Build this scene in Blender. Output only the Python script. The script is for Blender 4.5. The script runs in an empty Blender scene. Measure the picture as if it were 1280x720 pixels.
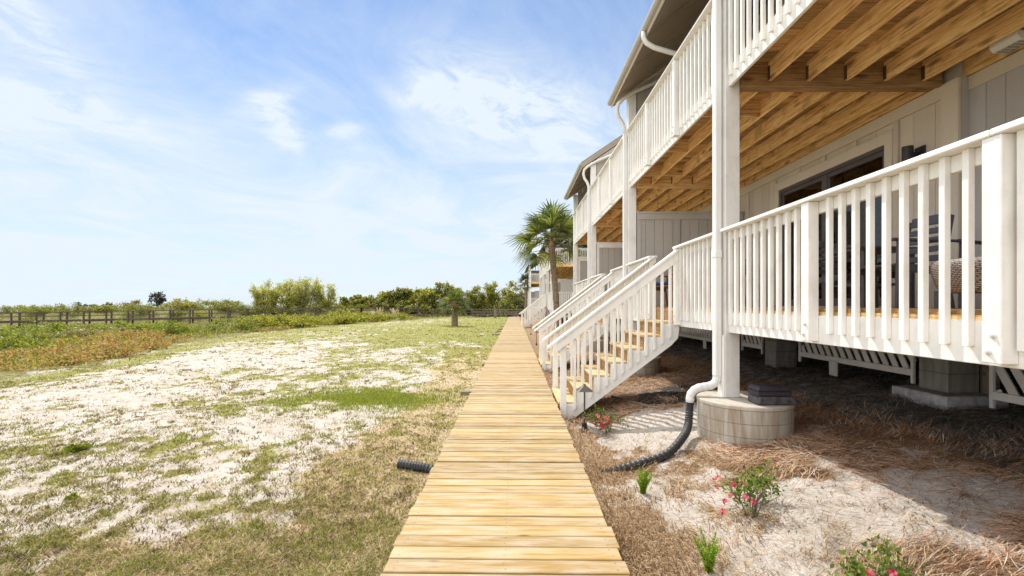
import bpy, bmesh, math, random
import numpy as np
from mathutils import Vector, Matrix

random.seed(7)
RNG = np.random.default_rng(11)
scene = bpy.context.scene
COL = scene.collection
R = math.radians

# ------------------------------------------------------------------ materials
def new_mat(name):
    m = bpy.data.materials.new(name)
    m.use_nodes = True
    nt = m.node_tree
    nt.nodes.clear()
    out = nt.nodes.new('ShaderNodeOutputMaterial')
    return m, nt, out

def N(nt, kind, **kw):
    n = nt.nodes.new(kind)
    for k, v in kw.items():
        if k.startswith('_'):
            setattr(n, k[1:], v)
        else:
            n.inputs[k.replace('__', ' ')].default_value = v
    return n

def L(nt, a, b):
    nt.links.new(a, b)

def ramp(nt, fac, stops, interp='LINEAR'):
    r = nt.nodes.new('ShaderNodeValToRGB')
    r.color_ramp.interpolation = interp
    el = r.color_ramp.elements
    while len(el) < len(stops):
        el.new(0.5)
    for e, (p, c) in zip(el, stops):
        e.position = p
        e.color = (c[0], c[1], c[2], 1) if len(c) == 3 else c
    if fac is not None:
        L(nt, fac, r.inputs['Fac'])
    return r

def mixc(nt, fac, a, b, blend='MIX'):
    m = nt.nodes.new('ShaderNodeMix')
    m.data_type = 'RGBA'
    m.blend_type = blend
    for sock, v in ((m.inputs[0], fac), (m.inputs[6], a), (m.inputs[7], b)):
        if isinstance(v, (int, float)):
            sock.default_value = v
        elif isinstance(v, tuple):
            sock.default_value = (v[0], v[1], v[2], 1)
        else:
            L(nt, v, sock)
    return m.outputs[2]

def mathn(nt, op, a, b=None, clamp=False):
    m = nt.nodes.new('ShaderNodeMath')
    m.operation = op
    m.use_clamp = clamp
    for i, v in enumerate((a, b)):
        if v is None:
            continue
        if isinstance(v, (int, float)):
            m.inputs[i].default_value = v
        else:
            L(nt, v, m.inputs[i])
    return m.outputs[0]

def pos_scaled(nt, sc, coords='world', island=0.0):
    if coords == 'world':
        g = nt.nodes.new('ShaderNodeNewGeometry')
        src = g.outputs['Position']
    else:
        t = nt.nodes.new('ShaderNodeTexCoord')
        src = t.outputs['Object']
    mp = nt.nodes.new('ShaderNodeMapping')
    mp.inputs['Scale'].default_value = sc
    L(nt, src, mp.inputs['Vector'])
    if island:
        g = nt.nodes.new('ShaderNodeNewGeometry')
        cm = nt.nodes.new('ShaderNodeCombineXYZ')
        v = mathn(nt, 'MULTIPLY', g.outputs['Random Per Island'], island)
        L(nt, v, cm.inputs[0]); L(nt, v, cm.inputs[1]); L(nt, v, cm.inputs[2])
        L(nt, cm.outputs[0], mp.inputs['Location'])
    return mp.outputs[0]

def bsdf(nt, out, color, rough=0.6, spec=0.4, normal=None, metallic=0.0):
    b = nt.nodes.new('ShaderNodeBsdfPrincipled')
    if isinstance(color, tuple):
        b.inputs['Base Color'].default_value = (color[0], color[1], color[2], 1)
    else:
        L(nt, color, b.inputs['Base Color'])
    if isinstance(rough, (int, float)):
        b.inputs['Roughness'].default_value = rough
    else:
        L(nt, rough, b.inputs['Roughness'])
    b.inputs['Specular IOR Level'].default_value = spec
    b.inputs['Metallic'].default_value = metallic
    if normal is not None:
        L(nt, normal, b.inputs['Normal'])
    L(nt, b.outputs[0], out.inputs['Surface'])
    return b

def bump(nt, h, strength=0.3, dist=0.01):
    b = nt.nodes.new('ShaderNodeBump')
    b.inputs['Strength'].default_value = strength
    b.inputs['Distance'].default_value = dist
    L(nt, h, b.inputs['Height'])
    return b.outputs[0]

def noise(nt, vec, scale=5, detail=6, rough=0.55, dist=0.0):
    n = nt.nodes.new('ShaderNodeTexNoise')
    n.inputs['Scale'].default_value = scale
    n.inputs['Detail'].default_value = detail
    n.inputs['Roughness'].default_value = rough
    n.inputs['Distortion'].default_value = dist
    if vec is not None:
        L(nt, vec, n.inputs['Vector'])
    return n.outputs['Fac']

def mat_paint(name, base, dirt, amount=0.35, rough=0.45):
    m, nt, out = new_mat(name)
    v = pos_scaled(nt, (1, 1, 1))
    a = noise(nt, v, 3.0, 8, 0.65)
    b = noise(nt, pos_scaled(nt, (25, 25, 3)), 1.0, 5, 0.6)
    f = mathn(nt, 'MULTIPLY', mathn(nt, 'SUBTRACT', mathn(nt, 'ADD', a, mathn(nt, 'MULTIPLY', b, 0.5)), 0.72, True), amount * 4, True)
    col = mixc(nt, f, base, dirt)
    g = nt.nodes.new('ShaderNodeNewGeometry')
    tone = mathn(nt, 'ADD', mathn(nt, 'MULTIPLY', g.outputs['Random Per Island'], 0.14), 0.89)
    cm = nt.nodes.new('ShaderNodeCombineColor')
    for i in range(3):
        L(nt, tone, cm.inputs[i])
    col = mixc(nt, 1.0, col, cm.outputs[0], 'MULTIPLY')
    nrm = bump(nt, mathn(nt, 'ADD', b, mathn(nt, 'MULTIPLY', noise(nt, v, 40, 3), 0.4)), 0.25, 0.004)
    bsdf(nt, out, col, rough, 0.4, nrm)
    return m

def mat_wood(name, axis, stops, knots=(0.20, 0.10, 0.035), rough=0.7, stain=None, gloss=0.3, tone=(0.72, 1.15), wear=None, knot=4.2):
    """axis = direction of the grain in world space (0 = x, 1 = y, 2 = z)."""
    m, nt, out = new_mat(name)
    sc = [26.0, 26.0, 26.0]; sc[axis] = 1.3
    v = pos_scaled(nt, tuple(sc), island=37.0)
    n1 = noise(nt, v, 1.5, 8, 0.66, 0.7)
    sc2 = [110.0, 110.0, 110.0]; sc2[axis] = 4.0
    v2 = pos_scaled(nt, tuple(sc2), island=19.0)
    n2 = noise(nt, v2, 1.2, 4, 0.6)
    f = mathn(nt, 'ADD', mathn(nt, 'MULTIPLY', n1, 0.7), mathn(nt, 'MULTIPLY', n2, 0.35))
    col = ramp(nt, f, stops).outputs[0]
    sk = [6.5, 6.5, 6.5]; sk[axis] = 2.1
    vk = pos_scaled(nt, tuple(sk), island=53.0)
    vo = nt.nodes.new('ShaderNodeTexVoronoi')
    vo.inputs['Scale'].default_value = 1.0
    L(nt, vk, vo.inputs['Vector'])
    kf = mathn(nt, 'SUBTRACT', 1.0, mathn(nt, 'MULTIPLY', vo.outputs['Distance'], knot), True)
    col = mixc(nt, mathn(nt, 'MULTIPLY', mathn(nt, 'POWER', kf, 0.6), 0.85), col, knots)
    g = nt.nodes.new('ShaderNodeNewGeometry')
    t = nt.nodes.new('ShaderNodeMapRange')
    t.inputs['To Min'].default_value = tone[0]; t.inputs['To Max'].default_value = tone[1]
    L(nt, g.outputs['Random Per Island'], t.inputs['Value'])
    cm = nt.nodes.new('ShaderNodeCombineColor')
    for i in range(3):
        L(nt, t.outputs[0], cm.inputs[i])
    col = mixc(nt, 1.0, col, cm.outputs[0], 'MULTIPLY')
    if wear:
        wv = pos_scaled(nt, (1.3, 1.3, 1.3) if axis else (1.6, 9.0, 1.0), island=11.0)
        wf = ramp(nt, noise(nt, wv, 1.7, 6, 0.6), [(0.42, (0, 0, 0)), (0.68, (1, 1, 1))]).outputs[0]
        col = mixc(nt, mathn(nt, 'MULTIPLY', wf, 0.7), col, wear)
    if stain:
        sv = pos_scaled(nt, (2.2, 2.2, 2.2))
        sf = ramp(nt, noise(nt, sv, 1.4, 5, 0.6), [(0.56, (0, 0, 0)), (0.74, (1, 1, 1))]).outputs[0]
        col = mixc(nt, mathn(nt, 'MULTIPLY', sf, 0.6), col, stain)
    nrm = bump(nt, mathn(nt, 'ADD', n2, mathn(nt, 'MULTIPLY', n1, 0.6)), 0.35, 0.006)
    bsdf(nt, out, col, rough, gloss, nrm)
    return m

def mat_plain(name, color, rough=0.6, spec=0.4, var=0.15, scale=6.0, metallic=0.0, bstr=0.15):
    m, nt, out = new_mat(name)
    v = pos_scaled(nt, (1, 1, 1))
    n = noise(nt, v, scale, 7, 0.62)
    lo = tuple(c * (1 - var * 1.6) for c in color)
    hi = tuple(min(1, c * (1 + var)) for c in color)
    col = ramp(nt, n, [(0.3, lo), (0.7, hi)]).outputs[0]
    bsdf(nt, out, col, rough, spec, bump(nt, noise(nt, v, scale * 8, 4), bstr, 0.006), metallic)
    return m

def mat_leaf(name, stops, trans=0.35, rough=0.5):
    m, nt, out = new_mat(name)
    g = nt.nodes.new('ShaderNodeNewGeometry')
    col = ramp(nt, g.outputs['Random Per Island'], stops).outputs[0]
    d = nt.nodes.new('ShaderNodeBsdfPrincipled')
    L(nt, col, d.inputs['Base Color'])
    d.inputs['Roughness'].default_value = rough
    d.inputs['Specular IOR Level'].default_value = 0.35
    t = nt.nodes.new('ShaderNodeBsdfTranslucent')
    tc = mixc(nt, 1.0, col, (1.25, 1.2, 0.6), 'MULTIPLY')
    L(nt, tc, t.inputs['Color'])
    mx = nt.nodes.new('ShaderNodeMixShader')
    mx.inputs[0].default_value = trans
    L(nt, d.outputs[0], mx.inputs[1]); L(nt, t.outputs[0], mx.inputs[2])
    L(nt, mx.outputs[0], out.inputs['Surface'])
    return m

M = {}
M['white'] = mat_paint('white_paint', (0.80, 0.785, 0.755), (0.45, 0.42, 0.37), 0.32)
M['white_old'] = mat_paint('weathered_white_paint', (0.66, 0.645, 0.62), (0.36, 0.34, 0.31), 0.32)
M['gutter'] = mat_paint('gutter_enamel', (0.74, 0.735, 0.72), (0.5, 0.48, 0.45), 0.12, 0.35)
M['plank'] = mat_wood('boardwalk_pine', 0, [(0.36, (0.27, 0.155, 0.045)), (0.46, (0.38, 0.24, 0.085)), (0.60, (0.47, 0.335, 0.155))],
                      knots=(0.13, 0.07, 0.03), rough=0.75, gloss=0.2, tone=(0.58, 1.10), wear=(0.47, 0.405, 0.31), knot=8.5)
JST = [(0.37, (0.20, 0.095, 0.03)), (0.45, (0.56, 0.32, 0.12)), (0.54, (0.76, 0.50, 0.225)), (0.64, (0.85, 0.66, 0.37))]
M['joist_y'] = mat_wood('joist_pine', 1, JST, knots=(0.12, 0.05, 0.02), stain=(0.16, 0.12, 0.04), rough=0.7, tone=(0.75, 1.2))
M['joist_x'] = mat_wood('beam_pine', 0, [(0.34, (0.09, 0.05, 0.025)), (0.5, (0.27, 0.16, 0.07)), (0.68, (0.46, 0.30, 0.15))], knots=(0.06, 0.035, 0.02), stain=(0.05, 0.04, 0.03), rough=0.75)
M['joist_x2'] = mat_wood('blocking_pine', 0, JST, knots=(0.12, 0.05, 0.02), rough=0.7)
M['deck_under'] = mat_wood('deck_board_pine', 0, [(0.36, (0.22, 0.115, 0.04)), (0.5, (0.42, 0.25, 0.10)), (0.66, (0.58, 0.40, 0.20))], rough=0.75, tone=(0.6, 1.2))
M['tread'] = mat_wood('tread_pine', 1, [(0.34, (0.33, 0.20, 0.06)), (0.5, (0.48, 0.33, 0.135)), (0.68, (0.56, 0.42, 0.22))], rough=0.75, gloss=0.2, wear=(0.55, 0.48, 0.36))
M['riser'] = mat_wood('riser_pine', 1, [(0.34, (0.20, 0.10, 0.03)), (0.5, (0.31, 0.175, 0.06)), (0.68, (0.42, 0.26, 0.10))], rough=0.75)
M['grey_wood'] = mat_wood('weathered_grey_wood', 0, [(0.3, (0.10, 0.075, 0.055)), (0.5, (0.20, 0.16, 0.125)), (0.72, (0.32, 0.27, 0.22))], knots=(0.05, 0.04, 0.03), rough=0.9)
M['chair_wood'] = mat_wood('chair_teak', 2, [(0.3, (0.14, 0.06, 0.03)), (0.5, (0.26, 0.12, 0.055)), (0.72, (0.36, 0.19, 0.09))], rough=0.5)
M['eave'] = mat_paint('grey_eave_paint', (0.42, 0.40, 0.37), (0.28, 0.26, 0.24), 0.2, 0.5)
M['siding'] = mat_paint('taupe_siding', (0.60, 0.535, 0.445), (0.33, 0.30, 0.26), 0.18, 0.7)
M['siding_grey'] = mat_paint('grey_siding', (0.45, 0.42, 0.38), (0.27, 0.26, 0.245), 0.2, 0.7)
M['siding_blue'] = mat_paint('blue_grey_siding', (0.45, 0.43, 0.42), (0.28, 0.275, 0.285), 0.2, 0.7)
M['soffit'] = mat_paint('soffit_boards', (0.36, 0.305, 0.24), (0.15, 0.13, 0.11), 0.2, 0.8)
M['shingle'] = mat_plain('roof_shingles', (0.17, 0.16, 0.15), 0.9, 0.2, 0.35, 30)
M['frame'] = mat_plain('bronze_frame', (0.085, 0.075, 0.075), 0.4, 0.5, 0.1, 5)
M['blind'] = mat_plain('blind_slats', (0.62, 0.64, 0.64), 0.6, 0.3, 0.05, 5)
M['interior'] = mat_plain('dim_interior', (0.16, 0.15, 0.14), 0.9, 0.1, 0.1, 2)
M['aqua'] = mat_plain('aqua_colour', (0.16, 0.55, 0.58), 0.6, 0.3, 0.1, 4)
M['black'] = mat_plain('black_plastic', (0.022, 0.021, 0.024), 0.42, 0.5, 0.15, 8)
M['box_plastic'] = mat_plain('aubergine_plastic', (0.040, 0.032, 0.045), 0.55, 0.3, 0.15, 8)
M['hose'] = mat_plain('black_drain_pipe', (0.028, 0.028, 0.030), 0.5, 0.5, 0.25, 12)
M['chair_dark'] = mat_plain('charcoal_resin', (0.075, 0.070, 0.082), 0.45, 0.4, 0.1, 8)
M['bronze'] = mat_plain('dark_bronze', (0.075, 0.060, 0.042), 0.45, 0.5, 0.2, 12)
M['fabric'] = mat_plain('landscape_fabric', (0.035, 0.038, 0.040), 0.75, 0.35, 0.3, 9)
M['blue'] = mat_plain('blue_cushion', (0.035, 0.06, 0.24), 0.85, 0.2, 0.2, 7)
M['steel'] = mat_plain('galvanised_steel', (0.42, 0.41, 0.39), 0.45, 0.5, 0.2, 30, 0.7)
M['hanger'] = mat_plain('rusty_hanger', (0.12, 0.075, 0.05), 0.7, 0.4, 0.3, 30, 0.3)
M['white_plastic'] = mat_plain('white_plastic', (0.72, 0.72, 0.71), 0.4, 0.4, 0.05, 4)
M['paver'] = mat_plain('poured_footing', (0.42, 0.41, 0.43), 0.9, 0.2, 0.3, 9, bstr=0.5)

def mat_block(name, base, stain):
    m, nt, out = new_mat(name)
    v = pos_scaled(nt, (1, 1, 1))
    vs = pos_scaled(nt, (7, 7, 0.8))
    f = ramp(nt, noise(nt, vs, 1.6, 6, 0.6, 0.5), [(0.40, (0, 0, 0)), (0.66, (1, 1, 1))]).outputs[0]
    col = mixc(nt, mathn(nt, 'MULTIPLY', f, 0.85), base, stain)
    g = nt.nodes.new('ShaderNodeNewGeometry')
    col = mixc(nt, mathn(nt, 'MULTIPLY', g.outputs['Random Per Island'], 0.15), col, (0.30, 0.27, 0.24))
    n = noise(nt, v, 60, 5)
    col = mixc(nt, mathn(nt, 'MULTIPLY', n, 0.3), col, (0.25, 0.23, 0.2))
    bsdf(nt, out, col, 0.9, 0.2, bump(nt, n, 0.5, 0.008))
    return m
M['pier'] = mat_block('stained_concrete_block', (0.50, 0.46, 0.40), (0.26, 0.175, 0.095))
M['dark_stone'] = mat_plain('dark_stone', (0.105, 0.095, 0.105), 0.8, 0.2, 0.45, 14, bstr=0.6)
M['cap'] = mat_block('concrete_cap', (0.56, 0.52, 0.45), (0.42, 0.35, 0.26))
M['cmu'] = mat_block('grey_block', (0.27, 0.265, 0.24), (0.10, 0.105, 0.085))

def mat_glass():
    m, nt, out = new_mat('window_glass')
    gl = nt.nodes.new('ShaderNodeBsdfGlossy')
    gl.inputs['Roughness'].default_value = 0.02
    gl.inputs['Color'].default_value = (0.9, 0.93, 0.95, 1)
    tr = nt.nodes.new('ShaderNodeBsdfTransparent')
    tr.inputs['Color'].default_value = (0.78, 0.80, 0.80, 1)
    lw = nt.nodes.new('ShaderNodeFresnel')
    lw.inputs['IOR'].default_value = 1.6
    mx = nt.nodes.new('ShaderNodeMixShader')
    L(nt, lw.outputs[0], mx.inputs[0]); L(nt, tr.outputs[0], mx.inputs[1]); L(nt, gl.outputs[0], mx.inputs[2])
    L(nt, mx.outputs[0], out.inputs['Surface'])
    return m
M['glass'] = mat_glass()

def mat_wicker():
    m, nt, out = new_mat('grey_brown_wicker')
    v = pos_scaled(nt, (1, 1, 1))
    ck = nt.nodes.new('ShaderNodeTexBrick')
    ck.inputs['Scale'].default_value = 1.0
    ck.inputs['Color1'].default_value = (0.40, 0.33, 0.29, 1)
    ck.inputs['Color2'].default_value = (0.27, 0.21, 0.18, 1)
    ck.inputs['Mortar'].default_value = (0.05, 0.035, 0.03, 1)
    ck.inputs['Mortar Size'].default_value = 0.0035
    ck.inputs['Brick Width'].default_value = 0.035
    ck.inputs['Row Height'].default_value = 0.014
    sp = nt.nodes.new('ShaderNodeSeparateXYZ')
    L(nt, v, sp.inputs[0])
    cb = nt.nodes.new('ShaderNodeCombineXYZ')
    L(nt, mathn(nt, 'ADD', sp.outputs[0], sp.outputs[1]), cb.inputs[0]); L(nt, sp.outputs[2], cb.inputs[1])
    L(nt, cb.outputs[0], ck.inputs['Vector'])
    bsdf(nt, out, ck.outputs['Color'], 0.55, 0.4, bump(nt, ck.outputs['Fac'], -0.6, 0.006))
    return m
M['wicker'] = mat_wicker()

def mat_bark(name, a, b):
    m, nt, out = new_mat(name)
    v = pos_scaled(nt, (5, 5, 14), island=0)
    n = noise(nt, v, 1.5, 7, 0.65, 0.6)
    col = ramp(nt, n, [(0.32, a), (0.68, b)]).outputs[0]
    bsdf(nt, out, col, 0.95, 0.15, bump(nt, n, 0.9, 0.04))
    return m
M['bark'] = mat_bark('palm_bark', (0.13, 0.09, 0.06), (0.36, 0.28, 0.20))
M['boot'] = mat_bark('palm_boot', (0.20, 0.12, 0.06), (0.44, 0.30, 0.16))
M['walk_wood'] = mat_wood('brown_weathered_wood', 0, [(0.3, (0.055, 0.042, 0.032)), (0.5, (0.10, 0.078, 0.06)), (0.72, (0.16, 0.13, 0.10))], rough=0.9, gloss=0.15)
M['twig'] = mat_bark('grey_twig', (0.10, 0.075, 0.05), (0.24, 0.19, 0.14))
M['palm'] = mat_leaf('palm_frond', [(0.0, (0.04, 0.065, 0.018)), (0.5, (0.10, 0.135, 0.04)), (0.85, (0.21, 0.235, 0.075)), (1.0, (0.32, 0.30, 0.13))], 0.45, 0.38)
M['palm_dark'] = mat_leaf('dusky_palm_frond', [(0.0, (0.028, 0.042, 0.018)), (0.6, (0.06, 0.08, 0.03)), (1.0, (0.12, 0.13, 0.055))], 0.25, 0.45)
M['dead'] = mat_leaf('dry_frond', [(0.0, (0.17, 0.11, 0.05)), (1.0, (0.36, 0.26, 0.14))], 0.2, 0.8)
M['leaf_yellow'] = mat_leaf('yellow_green_leaf', [(0.0, (0.08, 0.105, 0.014)), (0.45, (0.22, 0.24, 0.03)), (0.8, (0.44, 0.42, 0.065)), (1.0, (0.54, 0.46, 0.15))], 0.5)
M['leaf_pale'] = mat_leaf('pale_willow_leaf', [(0.0, (0.18, 0.20, 0.06)), (0.5, (0.42, 0.43, 0.13)), (1.0, (0.64, 0.60, 0.29))], 0.58)
M['leaf_mid'] = mat_leaf('bayberry_leaf', [(0.0, (0.04, 0.06, 0.014)), (0.45, (0.16, 0.185, 0.04)), (0.75, (0.33, 0.33, 0.09)), (1.0, (0.50, 0.46, 0.18))], 0.5)
M['leaf_bright'] = mat_leaf('bright_shrub_leaf', [(0.0, (0.07, 0.105, 0.012)), (0.5, (0.19, 0.235, 0.028)), (1.0, (0.36, 0.36, 0.07))], 0.4)
M['leaf_rust'] = mat_leaf('rusty_leaf', [(0.0, (0.14, 0.075, 0.035)), (0.30, (0.42, 0.22, 0.09)), (0.48, (0.58, 0.36, 0.16)), (0.54, (0.17, 0.17, 0.04)), (0.8, (0.40, 0.37, 0.09)), (1.0, (0.48, 0.40, 0.22))], 0.4)
M['leaf_olive'] = mat_leaf('olive_scrub_leaf', [(0.0, (0.11, 0.10, 0.035)), (0.5, (0.25, 0.23, 0.075)), (1.0, (0.43, 0.38, 0.17))], 0.3)
M['leaf_dark'] = mat_leaf('pine_leaf', [(0.0, (0.016, 0.026, 0.018)), (1.0, (0.05, 0.065, 0.04))], 0.15)
M['leaf_azalea'] = mat_leaf('azalea_leaf', [(0.0, (0.04, 0.075, 0.014)), (0.5, (0.11, 0.19, 0.03)), (0.85, (0.25, 0.32, 0.07)), (1.0, (0.42, 0.30, 0.11))], 0.42, 0.35)
M['petal'] = mat_leaf('azalea_petal', [(0.0, (0.40, 0.02, 0.06)), (0.6, (0.58, 0.07, 0.15)), (1.0, (0.72, 0.25, 0.30))], 0.35)
M['fern'] = mat_leaf('fern_needle', [(0.0, (0.12, 0.22, 0.014)), (0.6, (0.25, 0.40, 0.03)), (1.0, (0.44, 0.54, 0.08))], 0.4)
M['fern_new'] = mat_leaf('new_fern_needle', [(0.0, (0.36, 0.42, 0.06)), (1.0, (0.56, 0.56, 0.14))], 0.4)
M['plume'] = mat_leaf('grass_plume', [(0.0, (0.42, 0.34, 0.22)), (1.0, (0.68, 0.60, 0.45))], 0.3, 0.9)
M['blade'] = mat_leaf('turf_blade', [(0.0, (0.08, 0.105, 0.014)), (0.4, (0.18, 0.20, 0.03)), (0.65, (0.32, 0.31, 0.07)), (0.82, (0.40, 0.32, 0.16)), (1.0, (0.50, 0.42, 0.26))], 0.35, 0.6)
M['blade_dry'] = mat_leaf('dry_turf_blade', [(0.0, (0.20, 0.12, 0.06)), (0.3, (0.46, 0.33, 0.20)), (0.75, (0.72, 0.58, 0.41)), (0.80, (0.24, 0.25, 0.05)), (1.0, (0.38, 0.37, 0.10))], 0.25, 0.8)
M['blade_brown'] = mat_leaf('brown_turf_blade', [(0.0, (0.06, 0.04, 0.02)), (0.5, (0.18, 0.125, 0.065)), (0.8, (0.32, 0.24, 0.13)), (1.0, (0.14, 0.14, 0.04))], 0.25, 0.8)
M['blade_green'] = mat_leaf('green_turf_blade', [(0.0, (0.10, 0.15, 0.012)), (0.5, (0.23, 0.29, 0.03)), (1.0, (0.42, 0.42, 0.09))], 0.4, 0.55)
M['needle'] = mat_leaf('pine_straw_strand', [(0.0, (0.12, 0.05, 0.025)), (0.25, (0.33, 0.16, 0.08)), (0.5, (0.53, 0.29, 0.16)), (0.78, (0.64, 0.49, 0.33)), (1.0, (0.62, 0.58, 0.53))], 0.12, 0.7)
M['needle_pale'] = mat_leaf('bleached_straw_strand', [(0.0, (0.07, 0.042, 0.022)), (0.3, (0.26, 0.155, 0.08)), (0.65, (0.46, 0.31, 0.17)), (1.0, (0.64, 0.51, 0.34))], 0.15, 0.75)
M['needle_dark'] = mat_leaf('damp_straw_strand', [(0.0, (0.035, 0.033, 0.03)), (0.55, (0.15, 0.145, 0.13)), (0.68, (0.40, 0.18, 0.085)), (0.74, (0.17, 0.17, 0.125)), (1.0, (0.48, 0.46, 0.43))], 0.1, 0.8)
M['litter'] = mat_leaf('leaf_litter', [(0.0, (0.08, 0.055, 0.035)), (0.5, (0.22, 0.15, 0.085)), (1.0, (0.40, 0.29, 0.18))], 0.1, 0.85)

# ------------------------------------------------------------------ numpy noise and ground
def _hash(ix, iy, seed):
    h = (ix.astype(np.int64) * 374761393 + iy.astype(np.int64) * 668265263 + seed * 1442695040) & 0xFFFFFFFF
    h = ((h ^ (h >> 13)) * 1274126177) & 0xFFFFFFFF
    return ((h ^ (h >> 16)) & 0xFFFF) / 65535.0

def vnoise(x, y, seed=0):
    x = np.asarray(x, float); y = np.asarray(y, float)
    ix = np.floor(x); iy = np.floor(y)
    fx = x - ix; fy = y - iy
    fx = fx * fx * (3 - 2 * fx); fy = fy * fy * (3 - 2 * fy)
    a = _hash(ix, iy, seed); b = _hash(ix + 1, iy, seed)
    c = _hash(ix, iy + 1, seed); d = _hash(ix + 1, iy + 1, seed)
    return (a * (1 - fx) + b * fx) * (1 - fy) + (c * (1 - fx) + d * fx) * fy

def fbm(x, y, scale=1.0, octs=5, seed=0, gain=0.55):
    t = 0; amp = 1; tot = 0
    x = np.asarray(x, float) * scale; y = np.asarray(y, float) * scale
    for o in range(octs):
        t = t + amp * vnoise(x + 13.7 * o, y - 7.1 * o, seed + o * 31)
        tot += amp; amp *= gain
        x = x * 2.03; y = y * 2.03
    return t / tot

def sst(a, b, x):
    t = np.clip((np.asarray(x, float) - a) / (b - a), 0, 1)
    return t * t * (3 - 2 * t)

def dune_edge(y):
    """x of the border between the sandy lawn and the dune scrub on the left"""
    return np.interp(y, [0, 9, 14, 21, 30, 42, 52, 60, 66, 400], [-13, -12.6, -13.0, -16.3, -18.0, -17.8, -14.5, -10.5, -4, -4])

def G(x, y):
    x = np.asarray(x, float); y = np.asarray(y, float)
    z = -0.10 + 0 * x
    z = z - 0.03 * sst(0.5, 1.0, x) * (1 - sst(1.0, 2.2, x))
    z = z + 0.20 * sst(1.2, 3.2, x) + 0.34 * sst(2.9, 5.4, x)
    z = z - 0.06 * np.exp(-((x - 0.9) ** 2 / 0.5 + (y - 7.6) ** 2 / 3.0))
    z = z - 0.022 * np.clip(-x - 9.5, 0, 70)
    dv = sst(0, 3.0, dune_edge(y) - x)
    z = z + dv * (fbm(x, y, 0.13, 4, 5) - 0.42) * 0.9
    n1 = fbm(x, y, 0.45, 3, 9) - 0.5
    n2 = fbm(x, y, 2.6, 3, 23) - 0.5
    n3 = fbm(x, y, 7.5, 2, 37) - 0.5
    n2 = n2 + 0.45 * n3
    onpath = np.exp(-(np.clip(np.abs(x + 0.06) - 0.75, 0, 9) / 0.25) ** 2)
    z = z + (0.16 * n1 + 0.055 * n2) * (1 - 0.85 * onpath)
    yw = np.interp(x, [-62, -21, -4], [44, 62.5, 66.5]); r = y - yw
    z = z + 1.75 * sst(3.0, 9.5, r) * sst(60, 30, r) * sst(-3, -14, x)
    z = z - 0.55 * np.exp(-((r + 1.5) / 4.5) ** 2) * sst(-12, -20, x)
    # slope down to the beach beyond the dunes
    z = z - 0.055 * np.clip(y - 78, 0, 70) * sst(4, -4, x)
    return z

def gz(x, y):
    return float(G(np.array([x]), np.array([y]))[0])

def ground_masks(x, y):
    """green turf, dry turf, pine straw, dune cover, damp soil: each 0..1"""
    x = np.asarray(x, float); y = np.asarray(y, float)
    f1 = fbm(x, y, 0.9, 5, 41); f2 = fbm(x, y, 2.6, 4, 77); f3 = fbm(x, y, 0.4, 4, 99); f4 = fbm(x, y, 6.0, 3, 57)
    left = sst(-0.7, -0.9, x)
    edge = dune_edge(y)
    inside = sst(-0.4, 1.2, x - edge)
    # how grassy each zone of the lawn is
    dens = 0.405 + 0 * x
    dens = dens + 0.22 * sst(4.4, 2.8, y) * sst(-7.5, -3.0, x)
    dens = dens + 0.13 * sst(8, 15, y) * sst(-9.5, -4, x)
    dens = dens + 0.17 * sst(17, 27, y) + 0.16 * np.exp(-(((x + 3.0) / 3.5) ** 2 + ((y - 36) / 8.0) ** 2)) + 0.14 * (f3 - 0.5)
    dens = dens - 0.07 * sst(-5.0, -8.0, x) * sst(22, 15, y)
    dens = dens + 0.38 * np.exp(-((x - edge - 0.8) / 1.0) ** 2)
    patch = np.exp(-(((x + 2.75) / 1.35) ** 2 + ((y - 8.6) / 1.15) ** 2))
    patch2 = np.exp(-(((x + 2.6) / 0.9) ** 2 + ((y - 4.6) / 1.2) ** 2))
    g = np.clip((0.26 * f1 + 0.34 * f2 + 0.40 * f4 + (dens - 0.5) * 0.72 - 0.40) * 7.0, 0, 1)
    g = np.maximum(g, np.clip(patch * 1.3 - 0.3 + (f2 - 0.5) * 2.0 + (f4 - 0.5) * 1.2, 0, 1)) * left * inside
    g = g * (1 - 0.3 * sst(-2.3, -1.2, x) * sst(20, 12, y))
    dryz = sst(-2.9, -1.7, x + (f3 - 0.5) * 2.2) * sst(24, 15, y)
    dryz = np.maximum(dryz, 0.8 * sst(4.4, 3.0, y) * sst(-5.4, -3.0, x + (f3 - 0.5) * 3))
    d = np.clip((f1 * 0.35 + f2 * 0.35 + f4 * 0.3 + (dryz - 0.5) * 0.62 - 0.37) * 5, 0, 1) * left * inside
    right = sst(0.62, 0.75, x)
    sd = 0.465 + 0 * x
    sd = sd + 0.28 * sst(1.35, 0.85, x + (f3 - 0.5) * 0.5)
    sd = sd + 0.12 * sst(2.7, 3.5, x + (f3 - 0.5)) + 0.12 * sst(2.6, 2.0, y) + 0.15 * np.exp(-(((x - 2.3) / 0.9) ** 2 + ((y - 4.7) / 0.5) ** 2))
    sd = sd + 0.30 * sst(6.7, 7.6, y + (f3 - 0.5) * 0.8)
    sd = sd - 0.17 * np.exp(-(((x - 1.6) / 0.5) ** 2 + ((y - 3.2) / 0.9) ** 2)) - 0.34 * np.exp(-(((x - 3.2) / 0.75) ** 2 + ((y - 3.5) / 0.5) ** 2)) - 0.25 * np.exp(-(((x - 1.9) / 0.8) ** 2 + ((y - 6.3) / 0.6) ** 2))
    s = np.clip((f1 * 0.25 + f2 * 0.35 + f4 * 0.40 + (sd - 0.5) * 0.85 - 0.40) * 6.0, 0, 1) * right
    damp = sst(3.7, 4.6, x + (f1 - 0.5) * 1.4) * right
    dune = sst(1.1, -0.3, x - edge + (f1 - 0.5) * 2.2)
    return g, d, s, dune, damp

# ------------------------------------------------------------------ mesh helpers
ROOTLOC = {}

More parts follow.
